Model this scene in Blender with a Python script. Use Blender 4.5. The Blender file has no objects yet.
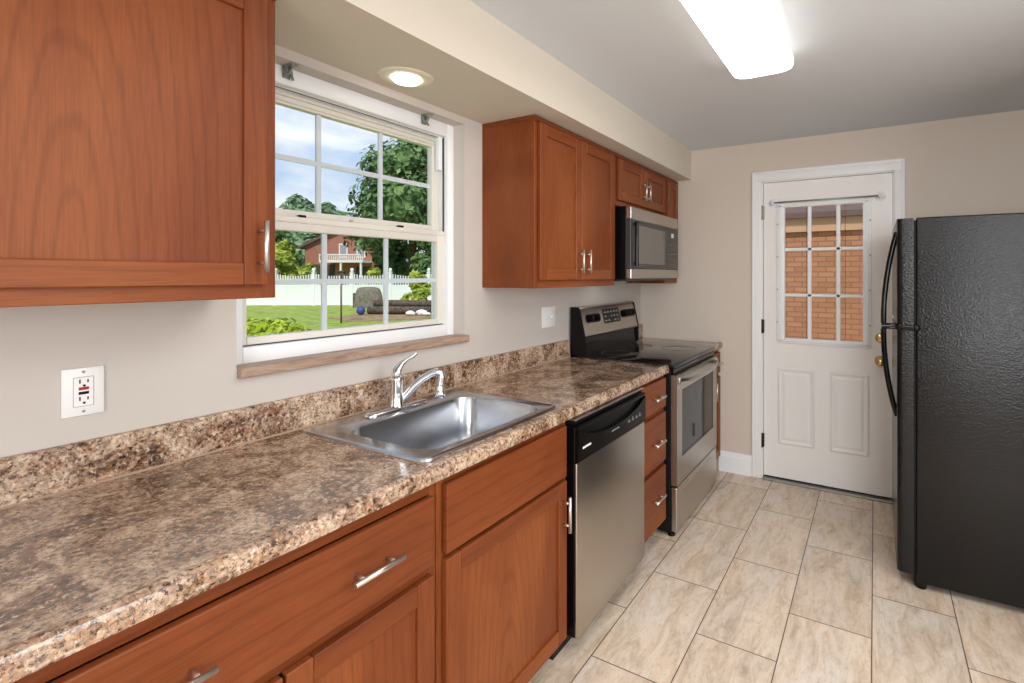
import bpy, bmesh, math, random
from mathutils import Vector, Matrix
R = math.radians
PI = math.pi
sc = bpy.context.scene
COL = sc.collection

# ------------------------------------------------------------------ camera
CAMP = Vector((1.5903, 0.0, 1.3948))
YAW = 0.5086
cd = bpy.data.cameras.new('camera')
cd.sensor_width = 36.0
cd.lens = 503.41 / 1024 * 36
cd.shift_x = (512 - 594.15) / 1024
cd.shift_y = (275.33 - 341.5) / 1024
cd.clip_start = 0.02
cd.clip_end = 400
cam = bpy.data.objects.new('camera', cd)
COL.objects.link(cam)
cam.location = CAMP
cam.rotation_euler = (PI / 2, 0, YAW)
sc.camera = cam

# ------------------------------------------------------------------ view
sc.view_settings.view_transform = 'Standard'
sc.view_settings.look = 'None'
sc.view_settings.gamma = 1.0
sc.view_settings.use_curve_mapping = False
sc.view_settings.exposure = 0.2
sc.cycles.max_bounces = 10
sc.cycles.diffuse_bounces = 6
sc.cycles.transparent_max_bounces = 16
sc.cycles.sample_clamp_indirect = 6.0


def lin(r, g, b):
    f = lambda c: (c / 255 / 12.92) if c / 255 <= 0.04045 else ((c / 255 + 0.055) / 1.055) ** 2.4
    return (f(r), f(g), f(b), 1.0)


# ------------------------------------------------------------------ world: blue sky with clouds
w = bpy.data.worlds.new('sky')
sc.world = w
w.use_nodes = True
nt = w.node_tree
nt.nodes.clear()
N = nt.nodes.new
L = nt.links.new
out = N('ShaderNodeOutputWorld')
bg = N('ShaderNodeBackground')
tc = N('ShaderNodeTexCoord')
sep = N('ShaderNodeSeparateXYZ')
L(tc.outputs['Generated'], sep.inputs[0])
rmp = N('ShaderNodeValToRGB')
rmp.color_ramp.elements[0].position = 0.0
rmp.color_ramp.elements[0].color = lin(214, 228, 246)
rmp.color_ramp.elements[1].position = 0.5
rmp.color_ramp.elements[1].color = lin(120, 170, 232)
L(sep.outputs['Z'], rmp.inputs[0])
mp = N('ShaderNodeMapping')
mp.inputs['Scale'].default_value = (1.0, 1.0, 2.2)
mp.inputs['Location'].default_value = (0.35, 0.1, 0.0)
L(tc.outputs['Generated'], mp.inputs[0])
ns = N('ShaderNodeTexNoise')
ns.inputs['Scale'].default_value = 4.2
ns.inputs['Detail'].default_value = 7
ns.inputs['Roughness'].default_value = 0.55
L(mp.outputs[0], ns.inputs['Vector'])
cr = N('ShaderNodeValToRGB')
cr.color_ramp.elements[0].position = 0.45
cr.color_ramp.elements[0].color = (0, 0, 0, 1)
cr.color_ramp.elements[1].position = 0.64
cr.color_ramp.elements[1].color = (1, 1, 1, 1)
L(ns.outputs['Fac'], cr.inputs[0])
mx = N('ShaderNodeMix')
mx.data_type = 'RGBA'
L(cr.outputs[0], mx.inputs[0])
L(rmp.outputs[0], mx.inputs[6])
mx.inputs[7].default_value = lin(247, 249, 252)
L(mx.outputs[2], bg.inputs['Color'])
bg.inputs['Strength'].default_value = 0.98
L(bg.outputs[0], out.inputs['Surface'])

# ------------------------------------------------------------------ lights
def sun(name, direction, strength, angle, color):
    l = bpy.data.lights.new(name, 'SUN')
    l.energy = strength
    l.angle = R(angle)
    l.color = color
    o = bpy.data.objects.new(name, l)
    COL.objects.link(o)
    o.rotation_euler = Vector(direction).to_track_quat('-Z', 'Y').to_euler()
    return o


def area(name, loc, direction, sx, sy, power, color):
    l = bpy.data.lights.new(name, 'AREA')
    l.shape = 'RECTANGLE'
    l.size = sx
    l.size_y = sy
    l.energy = power
    l.color = color
    o = bpy.data.objects.new(name, l)
    COL.objects.link(o)
    o.location = loc
    o.rotation_euler = Vector(direction).to_track_quat('-Z', 'Y').to_euler()
    return o


sun('sun', (-0.45, 0.62, -0.85), 2.9, 1.0, (1.0, 0.96, 0.88))
# added fill lights, out of view, at openings in the right and back walls
area('dining_fill', (3.72, -1.3, 1.35), (-1, 0.35, -0.1), 2.2, 1.5, 4, (0.98, 0.99, 1.0))
area('side_fill', (3.72, 0.95, 1.5), (-0.75, 0.66, 0.0), 1.4, 1.2, 29, (0.98, 0.99, 1.0))
area('back_fill', (2.68, -2.9, 1.45), (-0.08, 1, 0.0), 1.7, 1.3, 70, (0.98, 0.99, 1.0))
# added overhead fill light, out of view to the right
area('overhead_fill', (2.45, 0.75, 2.27), (0, 0, -1), 1.4, 1.4, 27, (0.98, 0.98, 0.97))

# ------------------------------------------------------------------ materials
MATS = {}


def mat(name, col, rough=0.5, metal=0.0, spec=0.5, coat=0.0, bump=None, emit=None, es=0.0):
    m = bpy.data.materials.new(name)
    m.use_nodes = True
    b = m.node_tree.nodes['Principled BSDF']
    b.inputs['Base Color'].default_value = col
    b.inputs['Roughness'].default_value = rough
    b.inputs['Metallic'].default_value = metal
    b.inputs['Specular IOR Level'].default_value = spec
    b.inputs['Coat Weight'].default_value = coat
    b.inputs['Coat Roughness'].default_value = 0.15
    if emit:
        b.inputs['Emission Color'].default_value = emit
        b.inputs['Emission Strength'].default_value = es
    n, l = m.node_tree.nodes, m.node_tree.links
    if bump:
        scale, strength, dist = bump
        t = n.new('ShaderNodeTexCoord')
        x = n.new('ShaderNodeTexNoise')
        x.inputs['Scale'].default_value = scale
        x.inputs['Detail'].default_value = 3
        l.new(t.outputs['Object'], x.inputs['Vector'])
        bp = n.new('ShaderNodeBump')
        bp.inputs['Strength'].default_value = strength
        bp.inputs['Distance'].default_value = dist
        l.new(x.outputs['Fac'], bp.inputs['Height'])
        l.new(bp.outputs[0], b.inputs['Normal'])
    MATS[name] = m
    return m


def ramp(n, stops):
    r = n.new('ShaderNodeValToRGB')
    e = r.color_ramp.elements
    e[0].position, e[0].color = stops[0]
    e[1].position, e[1].color = stops[-1]
    for p, c in stops[1:-1]:
        k = e.new(p)
        k.color = c
    return r


def noise(n, l, vec, scale, detail=4, rough=0.5, dist=0.0):
    x = n.new('ShaderNodeTexNoise')
    x.inputs['Scale'].default_value = scale
    x.inputs['Detail'].default_value = detail
    x.inputs['Roughness'].default_value = rough
    x.inputs['Distortion'].default_value = dist
    l.new(vec, x.inputs['Vector'])
    return x.outputs['Fac']


def mapping(n, l, vec, scale, loc=(0, 0, 0), rot=(0, 0, 0)):
    m = n.new('ShaderNodeMapping')
    m.inputs['Scale'].default_value = scale
    m.inputs['Location'].default_value = loc
    m.inputs['Rotation'].default_value = rot
    l.new(vec, m.inputs[0])
    return m.outputs[0]


def mixc(n, l, fac, a, b, mode='MIX'):
    m = n.new('ShaderNodeMix')
    m.data_type = 'RGBA'
    m.blend_type = mode
    for sock, v in ((m.inputs[0], fac), (m.inputs[6], a), (m.inputs[7], b)):
        if isinstance(v, (int, float)):
            sock.default_value = v
        elif isinstance(v, tuple):
            sock.default_value = v
        else:
            l.new(v, sock)
    return m.outputs[2]


def wood(name, axis, c_dark, c_mid, c_light, rough=0.40):
    m = mat(name, c_mid, rough, spec=0.22)
    n, l = m.node_tree.nodes, m.node_tree.links
    b = n['Principled BSDF']
    t = n.new('ShaderNodeTexCoord').outputs['Object']
    long, cross = 1.1, 4.0
    s = [cross] * 3
    s[axis] = long
    broad = noise(n, l, mapping(n, l, t, tuple(s)), 1.3, 3, 0.5, 0.6)
    s2 = [190.0] * 3
    s2[axis] = 7.0
    fine = noise(n, l, mapping(n, l, t, tuple(s2)), 1.6, 5, 0.65)
    wv = n.new('ShaderNodeTexWave')
    if axis == 2:
        # cathedral figure: tall nested arches about the middle of each panel
        wv.wave_type = 'RINGS'
        wv.rings_direction = 'X'
        wv.inputs['Scale'].default_value = 2.6
        wv.inputs['Distortion'].default_value = 3.2
        wv.inputs['Detail'].default_value = 4
        wv.inputs['Detail Scale'].default_value = 1.6
        l.new(mapping(n, l, t, (0.5, 5.0, 0.85), (0.0, 0.15, -0.05)), wv.inputs['Vector'])
    else:
        wv.wave_type = 'BANDS'
        wv.bands_direction = 'Z'
        wv.inputs['Scale'].default_value = 1.5
        wv.inputs['Distortion'].default_value = 9.0
        wv.inputs['Detail'].default_value = 3
        wv.inputs['Detail Scale'].default_value = 0.9
        s3 = [5.5] * 3
        s3[axis] = 0.9
        l.new(mapping(n, l, t, tuple(s3), (0.4, 0.2, 0.7)), wv.inputs['Vector'])
    r1 = ramp(n, [(0.25, c_dark), (0.5, c_mid), (0.78, c_light)])
    l.new(broad, r1.inputs[0])
    r2 = ramp(n, [(0.30, (0.80, 0.76, 0.73, 1)), (0.58, (1.03, 1.03, 1.03, 1))])
    l.new(fine, r2.inputs[0])
    r3 = ramp(n, [(0.0, (0.74, 0.69, 0.66, 1)), (0.22, (1, 1, 1, 1)), (1.0, (1.0, 1.0, 1.0, 1))])
    l.new(wv.outputs['Fac'], r3.inputs[0])
    c = mixc(n, l, 1.0, r1.outputs[0], r2.outputs[0], 'MULTIPLY')
    c = mixc(n, l, 0.55, c, r3.outputs[0], 'MULTIPLY')
    l.new(c, b.inputs['Base Color'])
    return m


CD, CM, CL = lin(108, 53, 26), lin(127, 66, 32), lin(144, 81, 41)
wood('cherry_vertical', 2, CD, CM, CL)
wood('cherry_along', 1, CD, CM, CL)
wood('cherry_across', 0, CD, CM, CL)


def laminate(name):
    m = mat(name, lin(150, 125, 105), 0.13, spec=0.6)
    n, l = m.node_tree.nodes, m.node_tree.links
    b = n['Principled BSDF']
    t0 = n.new('ShaderNodeTexCoord').outputs['Object']
    # wobble the coordinates so that the chips lose their straight edges
    wob = n.new('ShaderNodeTexNoise')
    wob.inputs['Scale'].default_value = 140
    wob.inputs['Detail'].default_value = 2
    l.new(t0, wob.inputs['Vector'])
    va = n.new('ShaderNodeVectorMath')
    va.operation = 'MULTIPLY_ADD'
    l.new(wob.outputs['Color'], va.inputs[0])
    va.inputs[1].default_value = (0.009, 0.009, 0.009)
    l.new(t0, va.inputs[2])
    t = va.outputs[0]
    big = noise(n, l, t, 6.5, 8, 0.70, 1.2)
    r1 = ramp(n, [(0.40, lin(66, 43, 34)), (0.46, lin(120, 90, 72)), (0.51, lin(186, 160, 140)), (0.60, lin(228, 206, 182))])
    l.new(big, r1.inputs[0])
    vo = n.new('ShaderNodeTexVoronoi')
    vo.inputs['Scale'].default_value = 150
    l.new(t, vo.inputs['Vector'])
    sp = n.new('ShaderNodeSeparateColor')
    l.new(vo.outputs['Color'], sp.inputs[0])
    r2 = ramp(n, [(0.0, lin(40, 29, 26)), (0.12, lin(62, 44, 37)), (0.2, lin(136, 90, 60)), (0.42, lin(196, 150, 104)), (0.6, lin(160, 128, 102)), (0.78, lin(224, 196, 158)), (0.9, lin(126, 112, 108)), (1.0, lin(198, 138, 90))])
    l.new(sp.outputs[0], r2.inputs[0])
    patch = noise(n, l, t, 26, 5, 0.65)
    rp = ramp(n, [(0.38, (0.10, 0.10, 0.10, 1)), (0.62, (0.70, 0.70, 0.70, 1))])
    l.new(patch, rp.inputs[0])
    c = mixc(n, l, rp.outputs[0], r1.outputs[0], r2.outputs[0])
    dk = noise(n, l, t, 105, 6, 0.78)
    rd = ramp(n, [(0.40, lin(34, 22, 20)), (0.46, lin(212, 202, 198)), (0.55, (1, 1, 1, 1))])
    l.new(dk, rd.inputs[0])
    c = mixc(n, l, 0.9, c, rd.outputs[0], 'MULTIPLY')
    lt = noise(n, l, mapping(n, l, t, (1, 1, 1), (3.1, 1.7, 0.4)), 70, 6, 0.75)
    rl = ramp(n, [(0.55, (0, 0, 0, 1)), (0.63, (0.8, 0.8, 0.8, 1))])
    l.new(lt, rl.inputs[0])
    c = mixc(n, l, rl.outputs[0], c, lin(228, 208, 184))
    l.new(c, b.inputs['Base Color'])
    return m


laminate('laminate')


def math_node(n, l, op, a, b=None):
    m = n.new('ShaderNodeMath')
    m.operation = op
    for i, v in enumerate((a, b)):
        if v is None:
            continue
        if isinstance(v, (int, float)):
            m.inputs[i].default_value = v
        else:
            l.new(v, m.inputs[i])
    return m.outputs[0]


def floor_tile():
    m = mat('floor_tile', lin(200, 180, 160), 0.36, spec=0.4)
    n, l = m.node_tree.nodes, m.node_tree.links
    b = n['Principled BSDF']
    t = n.new('ShaderNodeTexCoord').outputs['Object']
    sp = n.new('ShaderNodeSeparateXYZ')
    l.new(t, sp.inputs[0])
    M = lambda op, a, b=None: math_node(n, l, op, a, b)
    u = M('DIVIDE', M('SUBTRACT', sp.outputs['X'], 0.6815 - 3 * 0.2996), 0.2996)
    col = M('FLOOR', u)
    fu = M('SUBTRACT', u, col)
    odd = M('MODULO', col, 2.0)                      # column 3 starts at x = .6815
    off = M('MULTIPLY', M('SUBTRACT', 1.0, odd), 0.5)
    v = M('SUBTRACT', M('DIVIDE', M('SUBTRACT', sp.outputs['Y'], 1.608 - 12 * 0.5998), 0.5998), off)
    row = M('FLOOR', v)
    fv = M('SUBTRACT', v, row)
    du = M('MULTIPLY', M('MINIMUM', fu, M('SUBTRACT', 1.0, fu)), 0.2996)
    dv = M('MULTIPLY', M('MINIMUM', fv, M('SUBTRACT', 1.0, fv)), 0.5998)
    d = M('MINIMUM', du, dv)
    grout = M('LESS_THAN', d, 0.0021)
    cmb = n.new('ShaderNodeCombineXYZ')
    l.new(col, cmb.inputs[0])
    l.new(row, cmb.inputs[1])
    wn = n.new('ShaderNodeTexWhiteNoise')
    wn.noise_dimensions = '3D'
    l.new(cmb.outputs[0], wn.inputs[0])
    # shift the vein pattern per tile
    va = n.new('ShaderNodeVectorMath')
    va.operation = 'MULTIPLY_ADD'
    l.new(wn.outputs['Color'], va.inputs[0])
    va.inputs[1].default_value = (9, 9, 9)
    l.new(t, va.inputs[2])
    vein = noise(n, l, mapping(n, l, va.outputs[0], (15, 4.0, 1)), 1.0, 9, 0.74, 0.7)
    r1 = ramp(n, [(0.28, lin(172, 154, 136)), (0.40, lin(204, 184, 163)), (0.50, lin(222, 204, 184)), (0.60, lin(230, 217, 202)), (0.72, lin(208, 184, 160))])
    l.new(vein, r1.inputs[0])
    fine = noise(n, l, mapping(n, l, va.outputs[0], (75, 26, 1)), 1.0, 6, 0.75)
    r2 = ramp(n, [(0.34, (0.80, 0.77, 0.73, 1)), (0.47, (1, 1, 1, 1)), (0.7, (1.05, 1.05, 1.05, 1))])
    l.new(fine, r2.inputs[0])
    c = mixc(n, l, 0.9, r1.outputs[0], r2.outputs[0], 'MULTIPLY')
    cool = noise(n, l, mapping(n, l, va.outputs[0], (6, 2, 1)), 1.0, 3, 0.5)
    rc = ramp(n, [(0.4, (1.0, 0.97, 0.93, 1)), (0.62, (0.95, 0.97, 1.0, 1))])
    l.new(cool, rc.inputs[0])
    c = mixc(n, l, 1.0, c, rc.outputs[0], 'MULTIPLY')
    bv = n.new('ShaderNodeMapRange')
    l.new(wn.outputs['Value'], bv.inputs[0])
    bv.inputs['To Min'].default_value = 0.93
    bv.inputs['To Max'].default_value = 1.04
    cc = n.new('ShaderNodeCombineColor')
    for i in range(3):
        l.new(bv.outputs[0], cc.inputs[i])
    c = mixc(n, l, 1.0, c, cc.outputs[0], 'MULTIPLY')
    c = mixc(n, l, grout, c, lin(96, 80, 66))
    l.new(c, b.inputs['Base Color'])
    bp = n.new('ShaderNodeBump')
    bp.inputs['Strength'].default_value = 0.5
    bp.inputs['Distance'].default_value = 0.002
    inv = M('SUBTRACT', 1.0, grout)
    l.new(inv, bp.inputs['Height'])
    l.new(bp.outputs[0], b.inputs['Normal'])
    return m


floor_tile()


mat('steel', lin(188, 182, 174), 0.30, metal=1.0)
mat('steel_sink', lin(192, 195, 200), 0.24, metal=1.0)
mat('nickel', lin(222, 216, 208), 0.34, metal=1.0)
mat('chrome', lin(225, 226, 228), 0.06, metal=1.0)
mat('zinc', lin(150, 156, 148), 0.35, metal=0.4)
mat('brass', lin(216, 188, 122), 0.14, metal=1.0)
mat('wall_paint', lin(203, 195, 187), 0.75, spec=0.25, bump=(220, 0.05, 0.001))
mat('far_wall_paint', lin(211, 200, 188), 0.75, spec=0.25, bump=(220, 0.05, 0.001))
mat('soffit_paint', lin(212, 203, 189), 0.75, spec=0.25, bump=(220, 0.05, 0.001))
mat('ceiling_paint', lin(217, 222, 227), 0.9, spec=0.1, bump=(160, 0.08, 0.001))
mat('white_trim', lin(240, 241, 242), 0.4)
mat('white_vinyl', lin(242, 244, 246), 0.35)
mat('sash_vinyl', lin(226, 222, 212), 0.4)
mat('grille_white', lin(214, 220, 226), 0.4)
mat('door_paint', lin(240, 238, 236), 0.42)
mat('plate_white', lin(240, 240, 238), 0.3)
mat('red_button', lin(175, 22, 30), 0.4)
mat('black_plastic', lin(9, 9, 10), 0.28, spec=0.18)
mat('black_matte', lin(11, 11, 11), 0.6, spec=0.25)
mat('black_gloss', lin(8, 8, 10), 0.08, spec=0.3)
mat('black_glass', lin(10, 10, 12), 0.05, spec=0.8)
mat('cooktop_glass', lin(12, 12, 14), 0.08, spec=0.6)
mat('oven_glass', lin(26, 25, 25), 0.06, spec=0.35)
mat('panel_grey', lin(60, 58, 57), 0.3)
mat('screen_grey', lin(112, 108, 103), 0.25)
mat('print_grey', lin(165, 165, 165), 0.5)
mat('print_white', lin(225, 225, 222), 0.5)
mat('dark_gap', lin(16, 11, 9), 0.8)
mat('toe_black', lin(12, 11, 11), 0.5)
mat('caulk', lin(168, 142, 118), 0.5)
mat('hinge_bronze', lin(58, 50, 42), 0.4, metal=0.7)
mat('hinge_steel', lin(170, 168, 162), 0.4, metal=0.8)
mat('lamp_lens', lin(255, 250, 240), 0.3, emit=lin(255, 250, 243), es=6.0)
mat('lamp_side', lin(255, 250, 240), 0.3, emit=lin(255, 250, 243), es=1.3)
mat('lamp_spot', lin(255, 252, 245), 0.3, emit=lin(255, 244, 226), es=5.0)
mat('lamp_trim', lin(222, 212, 192), 0.4)
mat('sill_board', lin(150, 122, 102), 0.5)


def fridge_black():
    m = mat('fridge_black', lin(9, 9, 10), 0.22, spec=0.4)
    n, l = m.node_tree.nodes, m.node_tree.links
    b = n['Principled BSDF']
    t = n.new('ShaderNodeTexCoord').outputs['Object']
    vo = n.new('ShaderNodeTexVoronoi')
    vo.feature = 'SMOOTH_F1'
    vo.inputs['Scale'].default_value = 150
    l.new(t, vo.inputs['Vector'])
    nz = noise(n, l, t, 200, 2, 0.5)
    h = math_node(n, l, 'ADD', vo.outputs['Distance'], nz)
    bp = n.new('ShaderNodeBump')
    bp.inputs['Strength'].default_value = 0.6
    bp.inputs['Distance'].default_value = 0.0016
    l.new(h, bp.inputs['Height'])
    l.new(bp.outputs[0], b.inputs['Normal'])


fridge_black()


def sill():
    m = MATS['sill_board']
    n, l = m.node_tree.nodes, m.node_tree.links
    t = n.new('ShaderNodeTexCoord').outputs['Object']
    f = noise(n, l, mapping(n, l, t, (40, 6, 40)), 1.0, 6, 0.7, 0.8)
    r = ramp(n, [(0.32, lin(124, 92, 74)), (0.47, lin(168, 140, 120)), (0.7, lin(192, 168, 148))])
    l.new(f, r.inputs[0])
    l.new(r.outputs[0], n['Principled BSDF'].inputs['Base Color'])


sill()


def glass(name, tint, refl=0.06):
    m = bpy.data.materials.new(name)
    m.use_nodes = True
    n, l = m.node_tree.nodes, m.node_tree.links
    n.clear()
    o = n.new('ShaderNodeOutputMaterial')
    mxs = n.new('ShaderNodeMixShader')
    tr = n.new('ShaderNodeBsdfTransparent')
    tr.inputs[0].default_value = tint
    gl = n.new('ShaderNodeBsdfGlossy')
    gl.inputs['Roughness'].default_value = 0.02
    mxs.inputs[0].default_value = refl
    l.new(tr.outputs[0], mxs.inputs[1])
    l.new(gl.outputs[0], mxs.inputs[2])
    l.new(mxs.outputs[0], o.inputs[0])
    MATS[name] = m


glass('window_glass', (0.95, 0.97, 0.97, 1), 0.012)
glass('door_glass', (0.93, 0.93, 0.92, 1), 0.010)


def mottled(name, stops, scale, rough=0.8, detail=5, bump=0.0):
    m = mat(name, stops[0][1], rough, spec=0.2)
    n, l = m.node_tree.nodes, m.node_tree.links
    t = n.new('ShaderNodeTexCoord').outputs['Object']
    f = noise(n, l, t, scale, detail, 0.65)
    r = ramp(n, stops)
    l.new(f, r.inputs[0])
    l.new(r.outputs[0], n['Principled BSDF'].inputs['Base Color'])
    return m


mottled('lawn_green', [(0.35, lin(128, 142, 56)), (0.55, lin(160, 172, 76)), (0.7, lin(182, 188, 100))], 2.5)
mottled('bare_soil', [(0.35, lin(138, 112, 74)), (0.65, lin(178, 150, 108))], 3)
mottled('leaf_dark', [(0.35, lin(56, 84, 48)), (0.5, lin(90, 118, 70)), (0.68, lin(144, 166, 106))], 1.1)
mottled('leaf_mid', [(0.35, lin(62, 92, 44)), (0.5, lin(98, 128, 62)), (0.68, lin(146, 168, 92))], 1.1)
mottled('leaf_yellow', [(0.35, lin(104, 124, 44)), (0.5, lin(160, 172, 66)), (0.68, lin(206, 206, 104))], 1.6)
mottled('leaf_near', [(0.35, lin(120, 142, 32)), (0.5, lin(170, 186, 52)), (0.68, lin(214, 214, 96))], 9)
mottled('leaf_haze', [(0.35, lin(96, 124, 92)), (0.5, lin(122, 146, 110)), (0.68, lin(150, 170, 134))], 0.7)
mottled('bark', [(0.35, lin(70, 56, 44)), (0.65, lin(104, 88, 70))], 6)
mottled('cover_cloth', [(0.35, lin(104, 96, 86)), (0.65, lin(142, 132, 118))], 5)
mottled('log_brown', [(0.35, lin(62, 52, 46)), (0.65, lin(120, 104, 90))], 9)
mat('fence_white', lin(240, 238, 236), 0.5)
mat('ball_blue', lin(58, 78, 132), 0.4)
mat('post_brown', lin(120, 96, 72), 0.8)
mat('house_white', lin(235, 228, 222), 0.6)
mat('house_dark', lin(78, 66, 62), 0.8)
mat('roof_dark', lin(112, 88, 82), 0.8)
mat('house_pane', lin(150, 150, 156), 0.2)
mat('flower_pink', lin(220, 160, 120), 0.8)


def bricks(name, c1, c2, mortar, bw, bh, axis_u=0):
    m = mat(name, c1, 0.85, spec=0.15)
    n, l = m.node_tree.nodes, m.node_tree.links
    t = n.new('ShaderNodeTexCoord').outputs['Object']
    s = n.new('ShaderNodeSeparateXYZ')
    l.new(t, s.inputs[0])
    c = n.new('ShaderNodeCombineXYZ')
    l.new(s.outputs[axis_u], c.inputs[0])
    l.new(s.outputs[2], c.inputs[1])
    b = n.new('ShaderNodeTexBrick')
    b.inputs['Scale'].default_value = 1.0
    b.inputs['Brick Width'].default_value = bw
    b.inputs['Row Height'].default_value = bh
    b.inputs['Mortar Size'].default_value = bh * 0.11
    b.inputs['Color1'].default_value = c1
    b.inputs['Color2'].default_value = c2
    b.inputs['Mortar'].default_value = mortar
    l.new(c.outputs[0], b.inputs['Vector'])
    l.new(b.outputs['Color'], n['Principled BSDF'].inputs['Base Color'])


bricks('brick_orange', lin(196, 142, 106), lin(178, 124, 92), lin(150, 110, 88), 0.22, 0.076)
bricks('brick_red', lin(168, 104, 86), lin(150, 90, 76), lin(190, 150, 130), 0.25, 0.09)

# ------------------------------------------------------------------ geometry helpers
def nb():
    return bmesh.new()


def merge(dst, src, slot=0):
    me = bpy.data.meshes.new('t')
    src.to_mesh(me)
    src.free()
    n0 = len(dst.faces)
    dst.from_mesh(me)
    dst.faces.ensure_lookup_table()
    if slot:
        for f in dst.faces[n0:]:
            f.material_index = slot
    bpy.data.meshes.remove(me)
    return dst


def box(bm, lo, hi, bev=0.0, seg=1, slot=0):
    t = nb()
    bmesh.ops.create_cube(t, size=1.0)
    c = [(a + b) / 2 for a, b in zip(lo, hi)]
    s = [abs(b - a) for a, b in zip(lo, hi)]
    for v in t.verts:
        v.co = Vector((c[0] + v.co.x * s[0], c[1] + v.co.y * s[1], c[2] + v.co.z * s[2]))
    if bev > 0:
        bmesh.ops.bevel(t, geom=list(t.edges), offset=min(bev, min(s) * 0.45), segments=seg, affect='EDGES', profile=0.5)
    return merge(bm, t, slot)


def tube(bm, pts, rad, seg=12, cap=True, flat=None):
    """a tube along pts; rad is a number or one per point; flat = (scale, axis vector) squashes the section"""
    pts = [Vector(p) for p in pts]
    if not isinstance(rad, (list, tuple)):
        rad = [rad] * len(pts)
    rings = []
    prev = None
    for i, p in enumerate(pts):
        if i == 0:
            d = pts[1] - pts[0]
        elif i == len(pts) - 1:
            d = pts[-1] - pts[-2]
        else:
            d = (pts[i + 1] - p).normalized() + (p - pts[i - 1]).normalized()
        d.normalize()
        if prev is None:
            a = Vector((0, 0, 1)) if abs(d.z) < 0.9 else Vector((0, 1, 0))
            n1 = d.cross(a).normalized()
        else:
            n1 = (prev - d * prev.dot(d)).normalized()
        n2 = d.cross(n1)
        prev = n1
        ring = []
        for k in range(seg):
            an = 2 * PI * k / seg
            off = (n1 * math.cos(an) + n2 * math.sin(an)) * rad[i]
            if flat:
                ax = Vector(flat[1]).normalized()
                off -= ax * off.dot(ax) * (1 - flat[0])
            ring.append(bm.verts.new(p + off))
        rings.append(ring)
    for a, b in zip(rings, rings[1:]):
        for k in range(seg):
            f = bm.faces.new((a[k], a[(k + 1) % seg], b[(k + 1) % seg], b[k]))
            f.smooth = True
    if cap:
        bm.faces.new(rings[0][::-1])
        bm.faces.new(rings[-1])
    return bm


def lathe(bm, prof, c, axis=2, seg=24):
    """prof: (radius, height) pairs, turned about the axis through c"""
    c = Vector(c)
    ex = [Vector((0, 1, 0)), Vector((0, 0, 1)), Vector((1, 0, 0))][axis]
    ez = [Vector((1, 0, 0)), Vector((0, 1, 0)), Vector((0, 0, 1))][axis]
    ey = ez.cross(ex)
    rings = []
    for r, h in prof:
        if r < 1e-6:
            rings.append([bm.verts.new(c + ez * h)])
        else:
            rings.append([bm.verts.new(c + ez * h + ex * (r * math.cos(2 * PI * k / seg)) + ey * (r * math.sin(2 * PI * k / seg))) for k in range(seg)])
    for a, b in zip(rings, rings[1:]):
        for k in range(seg):
            q = [a[k % len(a)], a[(k + 1) % len(a)], b[(k + 1) % len(b)], b[k % len(b)]]
            u = []
            for v in q:
                if v not in u:
                    u.append(v)
            if len(u) >= 3:
                f = bm.faces.new(u)
                f.smooth = True
    return bm


def prism(bm, poly, axis, lo, hi, bev=0.0, seg=2):
    """poly in the two other axes (in axis order), extruded from lo to hi along axis"""
    t = nb()
    def P(q, h):
        v = [0, 0, 0]
        o = [i for i in range(3) if i != axis]
        v[o[0]], v[o[1]], v[axis] = q[0], q[1], h
        return Vector(v)
    a = [t.verts.new(P(q, lo)) for q in poly]
    b = [t.verts.new(P(q, hi)) for q in poly]
    n = len(poly)
    for k in range(n):
        t.faces.new((a[k], a[(k + 1) % n], b[(k + 1) % n], b[k]))
    t.faces.new(a[::-1])
    t.faces.new(b)
    bmesh.ops.recalc_face_normals(t, faces=list(t.faces))
    if bev > 0:
        bmesh.ops.bevel(t, geom=list(t.edges), offset=bev, segments=seg, affect='EDGES', profile=0.5)
    return merge(bm, t)


def rrect(x0, y0, x1, y1, r, n=5):
    pts = []
    for cx, cy, a0 in ((x1 - r, y1 - r, 0), (x0 + r, y1 - r, 90), (x0 + r, y0 + r, 180), (x1 - r, y0 + r, 270)):
        for k in range(n + 1):
            a = R(a0 + 90 * k / n)
            pts.append((cx + r * math.cos(a), cy + r * math.sin(a)))
    return pts


def wpos(o):
    p = Vector((0, 0, 0))
    while o:
        p = p + o.location
        o = o.parent
    return p


def obj(name, bm, mats, parent=None, smooth=None, label=None, origin=None):
    if isinstance(mats, str):
        mats = [mats]
    base = wpos(parent) if parent else Vector(origin or (0, 0, 0))
    bmesh.ops.recalc_face_normals(bm, faces=list(bm.faces))
    for v in bm.verts:
        v.co -= base
    me = bpy.data.meshes.new(name)
    bm.to_mesh(me)
    bm.free()
    for m in mats:
        me.materials.append(MATS[m])
    if smooth:
        for p in me.polygons:
            p.use_smooth = True
        try:
            me.set_sharp_from_angle(angle=R(smooth))
        except Exception:
            pass
    o = bpy.data.objects.new(name, me)
    COL.objects.link(o)
    if parent:
        o.parent = parent
    else:
        o.location = base
    if label:
        o['label'] = label
    return o


def tag(o, label, cat, group=None, kind=None):
    o['label'] = label
    o['category'] = cat
    if group:
        o['group'] = group
    if kind:
        o['kind'] = kind
    return o


def thing(name, label, cat, loc, group=None):
    o = bpy.data.objects.new(name, None)
    o.empty_display_size = 0.05
    COL.objects.link(o)
    o.location = loc
    return tag(o, label, cat, group)


def struct(name, bm, mats, parent=None, smooth=None):
    o = obj(name, bm, mats, parent, smooth)
    if not parent:
        o['kind'] = 'structure'
    return o


def structure_root(name, loc):
    o = bpy.data.objects.new(name, None)
    o.empty_display_size = 0.05
    COL.objects.link(o)
    o.location = loc
    o['kind'] = 'structure'
    return o


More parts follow.
